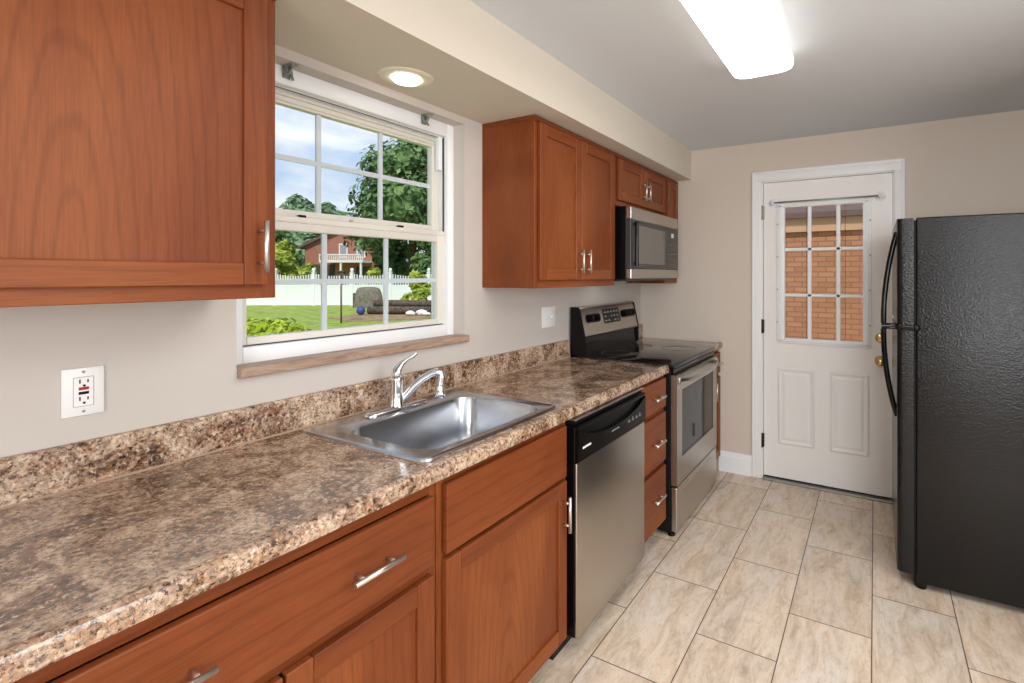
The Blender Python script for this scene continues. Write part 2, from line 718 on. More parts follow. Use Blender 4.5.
def copy_tree(o, parent=None, kids=None):
    kids = kids if kids is not None else list(o.children)
    c = o.copy()
    COL.objects.link(c)
    if parent:
        c.parent = parent
    for ch in list(o.children):
        copy_tree(ch, c)
    return c


# ------------------------------------------------------------------ room shell
YF, HC, ZS, XS = 3.5905, 2.311, 2.0963, 0.4105
XR = 2.64
WO = (0.757, 1.67, 1.128, 2.065)          # window opening y0 y1 z0 z1
b = nb()
box(b, (-0.2, -3.2, -0.12), (4.0, YF + 0.14, 0.0))
struct('floor', b, 'floor_tile')
b = nb()
box(b, (-0.3, -3.3, HC), (4.9, YF + 0.5, HC + 0.14))  # slab runs past the right wall as an added overhang keeping sun out
struct('ceiling', b, 'ceiling_paint')
b = nb()
T = -0.165
box(b, (T, -3.1, 0), (0, WO[0], HC))
box(b, (T, WO[1], 0), (0, YF + 0.14, HC))
box(b, (T, WO[0], 0), (0, WO[1], WO[2]))
box(b, (T, WO[0], WO[3]), (0, WO[1], HC))
struct('wall_left', b, 'wall_paint')
DX0, DX1, DZ1 = 0.905, 1.70, 2.04
b = nb()
box(b, (0.0, YF, 0), (DX0, YF + 0.14, HC))
box(b, (DX1, YF, 0), (XR + 0.1, YF + 0.14, HC))
box(b, (DX0, YF, DZ1), (DX1, YF + 0.14, HC))
struct('wall_far', b, 'far_wall_paint')
b = nb()
box(b, (XR, 1.95, 0), (XR + 0.1, YF, HC))
box(b, (XR, 1.85, 0), (3.9, 1.95, HC))
box(b, (3.8, -0.2, 0), (3.9, 0.2, HC))
box(b, (3.8, 1.7, 0), (3.9, 1.85, HC))
box(b, (3.8, 0.2, 0), (3.9, 1.7, 0.85))
box(b, (3.8, 0.2, 2.15), (3.9, 1.7, HC))
box(b, (3.8, -3.1, 0), (3.9, -2.4, HC))
box(b, (3.8, -2.4, 2.15), (3.9, -0.2, HC))
struct('wall_right', b, 'far_wall_paint')
b = nb()
box(b, (0.0, -3.2, 0), (2.0, -3.1, HC))
box(b, (3.7, -3.2, 0), (3.9, -3.1, HC))
box(b, (2.0, -3.2, 0), (3.7, -3.1, 0.75))
box(b, (2.0, -3.2, 2.15), (3.7, -3.1, HC))
struct('wall_back', b, 'wall_paint')
b = nb()
box(b, (0.0, -3.1, ZS), (XS, YF, HC))
struct('wall_soffit', b, 'soffit_paint')

# baseboards of the far wall
def baseboard(name, x0, x1):
    b = nb()
    y = YF
    prism(b, [(y, 0), (y - 0.014, 0), (y - 0.014, 0.108), (y - 0.010, 0.120), (y - 0.008, 0.134), (y - 0.004, 0.142), (y, 0.142)], 0, x0, x1)
    struct(name, b, 'white_trim')


baseboard('baseboard_far', 0.615, 0.845)
baseboard('baseboard_right', 1.752, XR)

# ------------------------------------------------------------------ far door
dr = structure_root('door_1', (1.303, YF, 0))
b = nb()
cw = 0.068
def casing(b, x0, x1, z0, z1):
    box(b, (x0, YF - 0.018, z0), (x1, YF, z1), 0.004, 2)
box(b, (0.860, YF - 0.013, 0), (0.910, YF, 2.04), 0.004, 2)
box(b, (0.847, YF - 0.020, 0), (0.866, YF, 2.105), 0.005, 2)
box(b, (1.695, YF - 0.013, 0), (1.738, YF, 2.04), 0.004, 2)
box(b, (1.732, YF - 0.020, 0), (1.750, YF, 2.105), 0.005, 2)
box(b, (0.862, YF - 0.0135, 2.036), (1.736, YF, 2.09), 0.004, 2)
box(b, (0.862, YF - 0.0195, 2.087), (1.736, YF, 2.1055), 0.005, 2)
obj('casing', b, 'white_trim', dr, smooth=40)
b = nb()
box(b, (0.9045, YF, 0.0), (0.917, YF + 0.13, 2.04))
box(b, (1.689, YF, 0.0), (1.7005, YF + 0.13, 2.04))
box(b, (0.9045, YF, 2.030), (1.7005, YF + 0.13, 2.0405))
obj('jamb', b, 'white_trim', dr)
# slab with two raised panels, hole for the lite
SY = YF + 0.012
LX0, LX1, LZ0, LZ1 = 1.030, 1.552, 0.958, 1.862
b = nb()
S0, S1, ST, SB = 0.921, 1.686, 2.027, 0.022
def slab(b, lo, hi):
    box(b, (lo[0], SY, lo[1]), (hi[0], SY + 0.044, hi[1]))
slab(b, (S0, SB), (LX0, ST))
slab(b, (LX1, SB), (S1, ST))
slab(b, (LX0, LZ1), (LX1, ST))
PZ0, PZ1 = 0.25, 0.772
slab(b, (LX0, PZ1 + 0.02), (LX1, LZ0))
slab(b, (LX0, SB), (LX1, PZ1 + 0.02))
obj('slab', b, 'door_paint', dr)
def raised_panel(x0, x1):
    b = nb()
    # moulded ring plus raised field
    for k, (i0, i1, p0, p1) in enumerate(((0, 0.012, 0.0, 0.009), (0.012, 0.030, 0.009, 0.001), (0.030, 0.048, 0.001, 0.007))):
        o1 = [(x0 + i0, PZ0 + i0), (x1 - i0, PZ0 + i0), (x1 - i0, PZ1 - i0), (x0 + i0, PZ1 - i0)]
        o2 = [(x0 + i1, PZ0 + i1), (x1 - i1, PZ0 + i1), (x1 - i1, PZ1 - i1), (x0 + i1, PZ1 - i1)]
        va = [b.verts.new((p[0], SY - p0, p[1])) for p in o1]
        vb = [b.verts.new((p[0], SY - p1, p[1])) for p in o2]
        for j in range(4):
            b.faces.new((va[j], va[(j + 1) % 4], vb[(j + 1) % 4], vb[j]))
        if k == 2:
            b.faces.new(vb)
    bmesh.ops.remove_doubles(b, verts=list(b.verts), dist=1e-5)
    obj('raised_panel', b, 'door_paint', dr)
raised_panel(1.012, 1.245)
raised_panel(1.334, 1.562)
# lite frame
b = nb()
F0, F1, G0, G1 = 1.006, 1.572, 0.936, 1.880
for (lo, hi) in (((F0, G0), (1.060, G1)), ((1.524, G0), (F1, G1)), ((1.060, G0), (1.524, 0.972)), ((1.060, 1.850), (1.524, G1))):
    box(b, (lo[0], SY - 0.014, lo[1]), (hi[0], SY + 0.02, hi[1]), 0.004, 2)
box(b, (F0 + 0.014, SY - 0.019, G0 + 0.014), (F0 + 0.03, SY, G1 - 0.014), 0.003)
box(b, (F1 - 0.03, SY - 0.019, G0 + 0.014), (F1 - 0.014, SY, G1 - 0.014), 0.003)
box(b, (F0 + 0.014, SY - 0.019, G0 + 0.014), (F1 - 0.014, SY, G0 + 0.027), 0.003)
box(b, (F0 + 0.014, SY - 0.019, G1 - 0.027), (F1 - 0.014, SY, G1 - 0.014), 0.003)
lf = obj('lite_frame', b, 'white_vinyl', dr, smooth=40)
b = nb()
for z in (1.08, 1.30, 1.52, 1.74):
    for x in (F0 + 0.007, F1 - 0.007):
        lathe(b, [(0.0, -0.016), (0.005, -0.0155), (0.005, -0.013)], (x, SY, z), 1, 10)
obj('frame_screw', b, 'hinge_steel', lf)
b = nb()
box(b, (1.055, SY + 0.004, 0.968), (1.528, SY + 0.010, 1.855))
obj('glass_pane', b, 'door_glass', dr)
b = nb()
for x in (1.2135, 1.385):
    box(b, (x - 0.012, SY - 0.006, 0.968), (x + 0.012, SY + 0.003, 1.855), 0.003)
for z in (1.262, 1.568):
    box(b, (1.055, SY - 0.006, z - 0.010), (1.528, SY + 0.003, z + 0.010), 0.003)
obj('muntin_grid', b, 'white_vinyl', dr)
for x in (1.193, 1.424):
    b = nb()
    tube(b, [(x, SY + 0.012, 0.98), (x, SY + 0.012, 1.85)], 0.0014, 6)
    obj('blind_cord', b, 'hinge_bronze', dr)
# knob and deadbolt
b = nb()
lathe(b, [(0.0, 0.0), (0.033, 0.0), (0.033, -0.006), (0.026, -0.012), (0.012, -0.016), (0.011, -0.032), (0.020, -0.036), (0.027, -0.046), (0.027, -0.056), (0.020, -0.066), (0.0, -0.069)], (1.622, SY, 0.862), 1, 24)
obj('door_knob', b, 'brass', dr)
b = nb()
lathe(b, [(0.0, 0.0), (0.031, 0.0), (0.031, -0.008), (0.024, -0.016), (0.0, -0.018)], (1.622, SY, 1.005), 1, 24)
box(b, (1.604, SY - 0.034, 0.999), (1.640, SY - 0.016, 1.011), 0.003)
obj('deadbolt', b, 'brass', dr)
for z in (1.825, 1.045, 0.262):
    b = nb()
    tube(b, [(0.9135, YF - 0.006, z - 0.048), (0.9135, YF - 0.006, z + 0.048)], 0.0065, 10)
    box(b, (0.9135, YF - 0.003, z - 0.045), (0.926, SY + 0.001, z + 0.045))
    obj('hinge', b, 'hinge_bronze' if z < 1.5 else 'hinge_steel', dr)
b = nb()
box(b, (0.917, YF - 0.03, 0.0), (1.689, YF + 0.10, 0.012), 0.004)
obj('threshold', b, 'hinge_steel', dr)
b = nb()
box(b, (0.921, SY + 0.006, 0.010), (1.686, SY + 0.036, 0.023))
obj('door_sweep', b, 'black_matte', dr)

# curtain rod on the door
cr_ = thing('curtain_rod', 'thin white curtain rod with round end discs across the top of the door', 'curtain rod', (1.305, SY, 1.882))
b = nb()
tube(b, [(0.985, SY - 0.035, 1.886), (1.62, SY - 0.035, 1.886)], 0.0055, 12)
obj('rod', b, 'hinge_steel', cr_)
for x in (0.985, 1.62):
    b = nb()
    lathe(b, [(0.0, 0.0), (0.030, 0.0), (0.030, -0.004), (0.022, -0.010), (0.010, -0.013), (0.009, -0.035), (0.012, -0.044), (0.0, -0.046)], (x, SY, 1.886), 1, 20)
    obj('end_bracket', b, 'white_vinyl', cr_)

# ------------------------------------------------------------------ kitchen window
wn_ = structure_root('window_1', (0.0, 1.2135, WO[2]))
FX = -0.062
y0, y1, z0, z1 = WO
b = nb()
fw = 0.038
for lo, hi in (((y0, z0), (y0 + 0.048, z1)), ((y1 - fw, z0), (y1, z1)), ((y0 + 0.048, z1 - 0.058), (y1 - fw, z1)), ((y0 + 0.048, z0), (y1 - fw, z0 + 0.050))):
    box(b, (FX - 0.028, lo[0], lo[1]), (FX, hi[0], hi[1]), 0.004, 2)
# deep jambs, head track and sloped outer sill
box(b, (-0.168, y0, z0), (FX - 0.028, y0 + 0.040, z1))
box(b, (-0.168, y1 - 0.034, z0), (FX - 0.028, y1, z1))
box(b, (-0.168, y0 + 0.040, z1 - 0.06), (FX - 0.028, y1 - 0.034, z1))
box(b, (-0.168, y0 + 0.040, z0), (FX - 0.028, y1 - 0.034, z0 + 0.042))
box(b, (FX - 0.05, y1 - 0.064, 1.86), (FX - 0.028, y1 - 0.042, z1 - 0.058), 0.002)
obj('window_frame', b, 'white_vinyl', wn_, smooth=40)
def sash(name, x, ya, yb, za, zb, g, latch):
    ga, gb, gz0, gz1 = g
    b = nb()
    for lo, hi in (((ya, za), (ga, zb)), ((gb, za), (yb, zb)), ((ga, za), (gb, gz0)), ((ga, gz1), (gb, zb))):
        box(b, (x - 0.032, lo[0], lo[1]), (x, hi[0], hi[1]), 0.004, 2)
    if name == 'upper_sash':
        box(b, (x - 0.002, ya + 0.01, zb - 0.020), (x + 0.010, yb - 0.006, zb - 0.010), 0.002)
        box(b, (x - 0.002, ga - 0.008, gz1 + 0.008), (x + 0.006, gb + 0.008, gz1 + 0.015), 0.002)
    else:
        box(b, (x - 0.002, ya + 0.004, zb - 0.022), (x + 0.004, yb - 0.004, zb - 0.016), 0.002)
    s = obj(name, b, 'sash_vinyl', wn_, smooth=40)
    b = nb()
    box(b, (x - 0.022, ga - 0.006, gz0 - 0.006), (x - 0.008, gb + 0.006, gz1 + 0.006))
    obj('glass_pane', b, 'window_glass', s)
    b = nb()
    for k in (1, 2):
        yy = ga + (gb - ga) * k / 3
        box(b, (x - 0.019, yy - 0.009, gz0), (x - 0.011, yy + 0.009, gz1))
    zz = (gz0 + gz1) / 2
    box(b, (x - 0.0185, ga, zz - 0.009), (x - 0.0115, gb, zz + 0.009))
    obj('grille', b, 'grille_white', s)
    return s
up = sash('upper_sash', -0.118, y0 + 0.036, y1 - 0.033, 1.575, 2.008, (0.826, 1.594, 1.615, 1.962), None)
lo_ = sash('lower_sash', -0.083, y0 + 0.036, y1 - 0.033, 1.170, 1.590, (0.826, 1.592, 1.205, 1.541), None)
b = nb()
box(b, (-0.088, y0 + 0.048, z0 + 0.050), (-0.080, y1 - 0.052, z0 + 0.054))
box(b, (-0.092, y1 - 0.0405, z0 + 0.050), (-0.084, y1 - 0.038, z1 - 0.058))
box(b, (-0.100, y0 + 0.048, z1 - 0.061), (-0.094, y1 - 0.052, z1 - 0.058))
obj('sash_gap_shade', b, 'panel_grey', wn_)  # added grey strips imitating the shade in the gaps around the sashes
for yy in (0.998, 1.40):
    b = nb()
    box(b, (-0.100, yy - 0.012, 1.588), (-0.0825, yy + 0.012, 1.597), 0.002)
    obj('tilt_latch', b, 'black_matte', lo_)
b = nb()
box(b, (-0.115, 1.19, 1.589), (-0.088, 1.24, 1.602), 0.003)
obj('sash_lock', b, 'sash_vinyl', lo_)
b = nb()
prism(b, rrect(-0.060, 1.1005, 0.024, 1.131, 0.006, 3), 1, 0.759, 1.676)
obj('window_sill', b, 'sill_board', wn_, label='mottled brown window sill slab')
# reveal trim bead
# ------------------------------------------------------------------ blind brackets
def bracket(y):
    t = thing('blind_bracket', '', 'bracket', (-0.045, y, 2.064), 'metal blind brackets on the window head')
    b = nb()
    box(b, (-0.060, y - 0.013, 2.061), (-0.012, y + 0.013, 2.0648), 0.001)
    box(b, (-0.0618, y - 0.012, 2.026), (-0.058, y + 0.012, 2.0648), 0.001)
    obj('plate', b, 'zinc', t)
    b = nb()
    tube(b, [(-0.052, y - 0.012, 2.058), (-0.044, y - 0.012, 2.040), (-0.034, y - 0.010, 2.030), (-0.026, y - 0.008, 2.034), (-0.022, y - 0.006, 2.048)], 0.004, 8)
    tube(b, [(-0.052, y + 0.010, 2.060), (-0.050, y + 0.012, 2.032), (-0.040, y + 0.010, 2.022)], 0.0045, 8)
    obj('clip', b, 'zinc', t)
    return t
bracket(0.93)['label'] = 'small zinc blind bracket beside the large near cabinet, left end of window head'
bracket(1.492)['label'] = 'small zinc blind bracket at window head, below and right of recessed light'

# ------------------------------------------------------------------ recessed light in the soffit
t = thing('recessed_light', 'small round lit recessed light in the soffit above the window', 'light', (0.14, 1.235, ZS))
b = nb()
lathe(b, [(0.049, 0.0), (0.050, -0.004), (0.060, -0.0055), (0.082, -0.006), (0.091, -0.0035), (0.094, 0.0)], (0.14, 1.235, ZS), 2, 40)
obj('trim_ring', b, 'lamp_trim', t)
b = nb()
lathe(b, [(0.048, 0.0), (0.048, -0.010), (0.043, -0.016), (0.0, -0.019)], (0.14, 1.235, ZS), 2, 32)
obj('lens', b, 'lamp_spot', t)

# ------------------------------------------------------------------ ceiling fixture
t = thing('ceiling_light', 'long glowing white fluorescent ceiling light with rounded corners', 'light', (1.18, 1.6, HC))
b = nb()
prism(b, rrect(1.075, 1.02, 1.285, 2.19, 0.03, 4), 2, HC - 0.025, HC)
obj('base', b, 'white_trim', t)
b = nb()
prev = None
rings = []
for ins, z in ((0.012, HC - 0.02), (0.0, HC - 0.03), (0.0, HC - 0.052), (0.006, HC - 0.066), (0.02, HC - 0.073)):
    rings.append([b.verts.new((p[0], p[1], z)) for p in rrect(1.058 + ins, 0.99 + ins, 1.302 - ins, 2.225 - ins, 0.045, 5)])
for a, c in zip(rings, rings[1:]):
    for k in range(len(a)):
        b.faces.new((a[k], a[(k + 1) % len(a)], c[(k + 1) % len(a)], c[k]))
b.faces.new(rings[-1])
b.faces.new(rings[0][::-1])
b.faces.ensure_lookup_table()
for f in b.faces:
    f.material_index = 0 if f.calc_center_median().z < HC - 0.056 else 1
obj('diffuser', b, ['lamp_lens', 'lamp_side'], t, smooth=50)

# ------------------------------------------------------------------ cabinets
CV = ['cherry_vertical', 'cherry_along']

def shaker(b, x, y0, y1, z0, z1, fw=0.052, rec=0.009, th=0.019):
    """five-piece door facing +x; front plane at x"""
    box(b, (x - th, y0, z0), (x, y0 + fw, z1), 0.0025, 1, 0)
    box(b, (x - th, y1 - fw, z0), (x, y1, z1), 0.0025, 1, 0)
    box(b, (x - th, y0 + fw, z0), (x, y1 - fw, z0 + fw), 0.0025, 1, 1)
    box(b, (x - th, y0 + fw, z1 - fw), (x, y1 - fw, z1), 0.0025, 1, 1)
    box(b, (x - th, y0 + fw - 0.004, z0 + fw - 0.004), (x - rec, y1 - fw + 0.004, z1 - fw + 0.004), 0, 1, 0)
    return b


def bar_handle(parent, x, c, length, vertical, rad=0.006):
    """bar pull in front of plane x, centred at c = (y, z)"""
    b = nb()
    h = length / 2
    s = h * 0.62
    out = x + 0.030
    if vertical:
        tube(b, [(out, c[0], c[1] - h), (out, c[0], c[1] + h)], rad, 14)
        for k in (-1, 1):
            tube(b, [(x - 0.001, c[0], c[1] + k * s), (out, c[0], c[1] + k * s)], rad * 0.8, 10)
    else:
        tube(b, [(out, c[0] - h, c[1]), (out, c[0] + h, c[1])], rad, 14)
        for k in (-1, 1):
            tube(b, [(x - 0.001, c[0] + k * s, c[1]), (out, c[0] + k * s, c[1])], rad * 0.8, 10)
    return obj('handle', b, 'nickel', parent, label='brushed nickel bar handle')


def carcass(b, xf, y0, y1, z0, z1, ff, mid=None, rails=(), open_bottom=False):
    """box sides plus face frame whose front is at xf"""
    box(b, (0.001, y0, z0), (xf - 0.019, y0 + 0.016, z1), 0.0, 1, 0)
    box(b, (0.001, y1 - 0.016, z0), (xf - 0.019, y1, z1), 0.0, 1, 0)
    box(b, (0.001, y0 + 0.016, z0 + (0.02 if xf < 0.5 else 0)), (xf - 0.02, y1 - 0.016, z0 + 0.036), 0.0, 1, 1)
    box(b, (0.001, y0 + 0.016, z1 - 0.016), (xf - 0.02, y1 - 0.016, z1), 0.0, 1, 1)
    box(b, (0.001, y0 + 0.016, z0 + 0.03), (0.008, y1 - 0.016, z1 - 0.016), 0.0, 1, 0)


def face_frame(parent, xf, y0, y1, z0, z1, sw, bw, tw, mids=(), rails=()):
    b = nb()
    box(b, (xf - 0.019, y0, z0), (xf, y0 + sw, z1), 0.0015, 1, 0)
    box(b, (xf - 0.019, y1 - sw, z0), (xf, y1, z1), 0.0015, 1, 0)
    box(b, (xf - 0.019, y0 + sw, z0), (xf, y1 - sw, z0 + bw), 0.0015, 1, 1)
    box(b, (xf - 0.019, y0 + sw, z1 - tw), (xf, y1 - sw, z1), 0.0015, 1, 1)
    for m in mids:
        box(b, (xf - 0.019, m - 0.02, z0 + bw), (xf, m + 0.02, z1 - tw), 0.0015, 1, 0)
    for r in rails:
        box(b, (xf - 0.019, y0 + sw, r - 0.018), (xf, y1 - sw, r + 0.018), 0.0015, 1, 1)
    return obj('face_frame', b, CV, parent)


def wall_cabinet(name, label, y0, y1, z0, doors, xf=0.297, sw=0.032, bw=0.036):
    z1 = ZS - 0.0005
    t = thing(name, label, 'cabinet', (0.0, (y0 + y1) / 2, z0))
    b = nb()
    carcass(b, xf, y0, y1, z0, z1, 0)
    obj('cabinet_body', b, CV, t)
    face_frame(t, xf, y0, y1, z0, z1, sw, bw, 0.04)
    for (a, c, d0, d1, hy, hz) in doors:
        b = nb()
        shaker(b, xf + 0.0195, a, c, d0, d1, min(0.052, (c - a) * 0.28))
        d = obj('door', b, CV, t)
        if hy is not None:
            bar_handle(d, xf + 0.0195, (hy, hz), 0.122, True)
    b = nb()
    box(b, (xf, y0, z1 - 0.026), (xf + 0.012, y1, z1 - 0.007), 0.003)
    box(b, (0.02, y0 - 0.004, z1 - 0.022), (xf + 0.012, y0, z1 - 0.007), 0.001)
    obj('top_moulding', b, 'cherry_along', t)
    return t


wall_cabinet('wall_cabinet', 'large cherry wall cabinet with one door, closest one, left of window', 0.03, 0.703, 1.340,
             [(0.055, 0.676, 1.372, 2.062, 0.656, 1.462)])
wall_cabinet('wall_cabinet', 'cherry wall cabinet with two tall doors between window and microwave', 1.786, 2.553, 1.338,
             [(1.806, 2.158, 1.372, 2.066, 2.128, 1.462), (2.163, 2.528, 1.372, 2.066, 2.198, 1.462)])
wall_cabinet('wall_cabinet', 'short cherry wall cabinet with two small doors directly above the microwave', 2.555, 3.335, 1.795,
             [(2.578, 2.936, 1.826, 2.066, 2.905, 1.92), (2.942, 3.312, 1.826, 2.066, 2.968, 1.92)])
wall_cabinet('wall_cabinet', 'narrow cherry wall cabinet in the corner between microwave and far wall', 3.337, 3.588, 1.338,
             [(3.357, 3.562, 1.372, 2.066, None, None)])

# base cabinets
BX = 0.61
def base_cabinet(name, label, y0, y1, fronts, z1=0.875, mids=(), rails=(), side=True):
    t = thing(name, label, 'cabinet', (0.3, (y0 + y1) / 2, 0))
    b = nb()
    z0 = 0.10
    box(b, (0.02, y0, z0), (BX - 0.019, y0 + 0.016, z1), 0, 1, 0)
    box(b, (0.02, y1 - 0.016, z0), (BX - 0.019, y1, z1), 0, 1, 0)
    box(b, (0.02, y0 + 0.016, z0), (BX - 0.02, y1 - 0.016, z0 + 0.016), 0, 1, 1)
    obj('cabinet_body', b, CV, t)
    face_frame(t, BX, y0, y1, z0, z1, 0.024, 0.03, 0.032, mids, rails)
    b = nb()
    box(b, (0.52, y0, 0.0), (0.535, y1, 0.10))
    box(b, (0.30, y0 + 0.002, 0.0), (0.52, y0 + 0.016, 0.10))
    box(b, (0.30, y1 - 0.016, 0.0), (0.52, y1 - 0.002, 0.10))
    obj('toe_kick', b, 'toe_black', t)
    for f in fronts:
        kind, a, c, d0, d1 = f[:5]
        b = nb()
        if kind == 'door':
            shaker(b, BX + 0.0195, a, c, d0, d1)
            d = obj('door', b, CV, t)
        else:
            box(b, (BX + 0.0005, a, d0), (BX + 0.0195, c, d1), 0.004, 2)
            d = obj(kind, b, 'cherry_along', t)
        for (hy, hz, vert) in f[5]:
            bar_handle(d, BX + 0.0195, (hy, hz), 0.125, vert)
    return t


base_cabinet('base_cabinet', 'cherry base cabinet with one wide two-handled drawer over two doors', 0.155, 0.926,
             [('drawer', 0.178, 0.905, 0.672, 0.843, [(0.353, 0.757, False), (0.726, 0.757, False)]),
              ('door', 0.178, 0.537, 0.104, 0.646, [(0.50, 0.55, True)]),
              ('door', 0.543, 0.905, 0.104, 0.646, [(0.58, 0.50, True)])], rails=(0.660,))
base_cabinet('base_cabinet', 'cherry sink base cabinet with a false drawer front above one door', 0.928, 1.545,
             [('drawer_front', 0.946, 1.525, 0.676, 0.857, []),
              ('door', 0.946, 1.525, 0.100, 0.662, [(1.497, 0.556, True)])], rails=(0.668,))
base_cabinet('base_cabinet', 'cherry base cabinet of three stacked drawers between dishwasher and range', 2.168, 2.517,
             [('drawer', 2.184, 2.503, 0.706, 0.858, [(2.36, 0.778, False)]),
              ('drawer', 2.184, 2.503, 0.428, 0.680, [(2.36, 0.552, False)]),
              ('drawer', 2.184, 2.503, 0.112, 0.402, [(2.36, 0.272, False)])], rails=(0.693, 0.415))
base_cabinet('base_cabinet', 'narrow cherry base cabinet between range and far wall', 3.326, 3.588,
             [('drawer', 3.344, 3.572, 0.706, 0.850, [(3.458, 0.778, False)]),
              ('door', 3.344, 3.572, 0.112, 0.680, [(3.38, 0.60, True)])], rails=(0.693,))

# ------------------------------------------------------------------ countertops
def counter_profile():
    # x,z cross-section with rolled no-drip front edge
    p = [(0.002, 0.876), (0.628, 0.876), (0.636, 0.879), (0.639, 0.886), (0.639, 0.905), (0.636, 0.914), (0.629, 0.9185), (0.620, 0.9190), (0.612, 0.9170), (0.600, 0.9142), (0.002, 0.914)]
    return p


def clip_prof(xa, xb):
    p = counter_profile()
    o = []
    for k in range(len(p)):
        a, c = p[k], p[(k + 1) % len(p)]
        ia = xa <= a[0] <= xb
        if ia:
            o.append(a)
        for X in (xa, xb):
            if (a[0] - X) * (c[0] - X) < 0:
                s = (X - a[0]) / (c[0] - a[0])
                o.append((X, a[1] + s * (c[1] - a[1])))
    # order around
    cx = sum(q[0] for q in o) / len(o)
    cz = sum(q[1] for q in o) / len(o)
    return sorted(o, key=lambda q: math.atan2(q[1] - cz, (q[0] - cx) * 0.2))


HX0, HX1, HY0, HY1 = 0.150, 0.556, 0.955, 1.522
ct = thing('countertop', 'long speckled brown laminate countertop around the sink', 'countertop', (0.3, 1.2, 0.876))
b = nb()
prism(b, counter_profile(), 1, 0.145, HY0)
prism(b, counter_profile(), 1, HY1, 2.521)
# strips before and behind the sink cut-out
front = [(HX1, 0.876)] + [q for q in counter_profile() if q[0] > HX1] + [(HX1, 0.914)]
prism(b, front, 1, HY0, HY1)
prism(b, [(0.002, 0.876), (HX0, 0.876), (HX0, 0.914), (0.002, 0.914)], 1, HY0, HY1)
obj('counter_slab', b, 'laminate', ct, smooth=35)
def splash(parent, ya, yb):
    b = nb()
    prism(b, [(0.001, 0.9135), (0.020, 0.9135), (0.020, 1.008), (0.016, 1.014), (0.001, 1.015)], 1, ya, yb)
    s = obj('backsplash', b, 'laminate', parent)
    b = nb()
    prism(b, [(0.0195, 0.9138), (0.0245, 0.9138), (0.0205, 0.918), (0.0195, 0.918)], 1, ya, yb)
    obj('caulk_line', b, 'caulk', s)
splash(ct, 0.145, 2.521)
ct2 = thing('countertop', 'short speckled brown laminate countertop between range and far wall', 'countertop', (0.3, 3.45, 0.876))
b = nb()
prism(b, counter_profile(), 1, 3.316, YF - 0.001)
obj('counter_slab', b, 'laminate', ct2, smooth=35)
b = nb()
prism(b, rrect(0.001, 0.9135, 0.020, 1.018, 0.008, 4), 1, 3.316, YF - 0.001)
obj('backsplash', b, 'laminate', ct2)

# ------------------------------------------------------------------ sink
sk = thing('kitchen_sink', 'stainless steel single bowl sink set into the countertop', 'sink', (0.32, 1.235, 0.915))
b = nb()
loops = []
def loop(x0, ya, x1, yb, r, z):
    return [b.verts.new((p[0], p[1], z)) for p in rrect(x0, ya, x1, yb, r, 6)]
spec = [(0.056, 0.908, 0.588, 1.540, 0.030, 0.9145), (0.058, 0.910, 0.586, 1.538, 0.030, 0.9205), (0.064, 0.916, 0.580, 1.532, 0.027, 0.9225), (0.071, 0.923, 0.573, 1.525, 0.024, 0.9200),
        (0.160, 0.964, 0.551, 1.511, 0.070, 0.9192), (0.165, 0.969, 0.546, 1.506, 0.068, 0.9165), (0.169, 0.973, 0.542, 1.502, 0.066, 0.908),
        (0.178, 0.984, 0.532, 1.492, 0.062, 0.790), (0.188, 0.994, 0.522, 1.482, 0.056, 0.760), (0.207, 1.013, 0.503, 1.463, 0.045, 0.744), (0.237, 1.043, 0.473, 1.433, 0.03, 0.740)]
for s in spec:
    loops.append(loop(*s))
for a, c in zip(loops, loops[1:]):
    for k in range(len(a)):
        b.faces.new((a[k], a[(k + 1) % len(a)], c[(k + 1) % len(a)], c[k]))
b.faces.new(loops[-1])
obj('sink_basin', b, 'steel_sink', sk, smooth=28)
b = nb()
lathe(b, [(0.0, 0.7395), (0.020, 0.7395), (0.024, 0.741), (0.040, 0.7425), (0.044, 0.7408)], (0.345, 1.245, 0), 2, 28)
obj('drain', b, 'chrome', sk)

# faucet
FY = 1.220
fc = thing('faucet', 'chrome single lever kitchen faucet on the back of the sink', 'faucet', (0.108, FY, 0.9205))
b = nb()
rings = []
for ins, z in ((0, 0.9205), (0, 0.926), (0.005, 0.932), (0.014, 0.935)):
    rings.append([b.verts.new((p[0], p[1], z)) for p in rrect(0.081 + ins, FY - 0.128 + ins, 0.137 - ins, FY + 0.128 - ins, 0.0275 - ins, 6)])
for a, c in zip(rings, rings[1:]):
    for k in range(len(a)):
        b.faces.new((a[k], a[(k + 1) % len(a)], c[(k + 1) % len(a)], c[k]))
b.faces.new(rings[-1])
obj('base_plate', b, 'chrome', fc, smooth=50)
b = nb()
lathe(b, [(0.0, 0.930), (0.0265, 0.931), (0.0255, 0.937), (0.0225, 0.948), (0.021, 0.985), (0.0215, 1.020), (0.0215, 1.033), (0.018, 1.043), (0.010, 1.050), (0.0, 1.052)], (0.108, FY, 0), 2, 24)
obj('body', b, 'chrome', fc, smooth=40)
b = nb()
tube(b, [(0.108, FY, 1.018), (0.111, FY - 0.005, 1.044), (0.113, FY - 0.001, 1.062), (0.116, FY + 0.014, 1.080), (0.119, FY + 0.036, 1.092), (0.123, FY + 0.058, 1.101), (0.126, FY + 0.072, 1.110)], [0.017, 0.020, 0.017, 0.0125, 0.0095, 0.0095, 0.0075], 14, flat=(0.75, (0, -0.5, 0.8)))
obj('lever', b, 'chrome', fc, smooth=50)
b = nb()
tube(b, [(0.112, FY + 0.012, 0.944), (0.120, FY + 0.028, 0.964), (0.132, FY + 0.052, 0.992), (0.147, FY + 0.078, 1.016), (0.162, FY + 0.104, 1.031), (0.175, FY + 0.122, 1.036), (0.184, FY + 0.132, 1.030), (0.187, FY + 0.134, 1.014), (0.186, FY + 0.130, 0.988)],
     [0.0155, 0.0155, 0.015, 0.0145, 0.0145, 0.0165, 0.0175, 0.0170, 0.0155], 16)
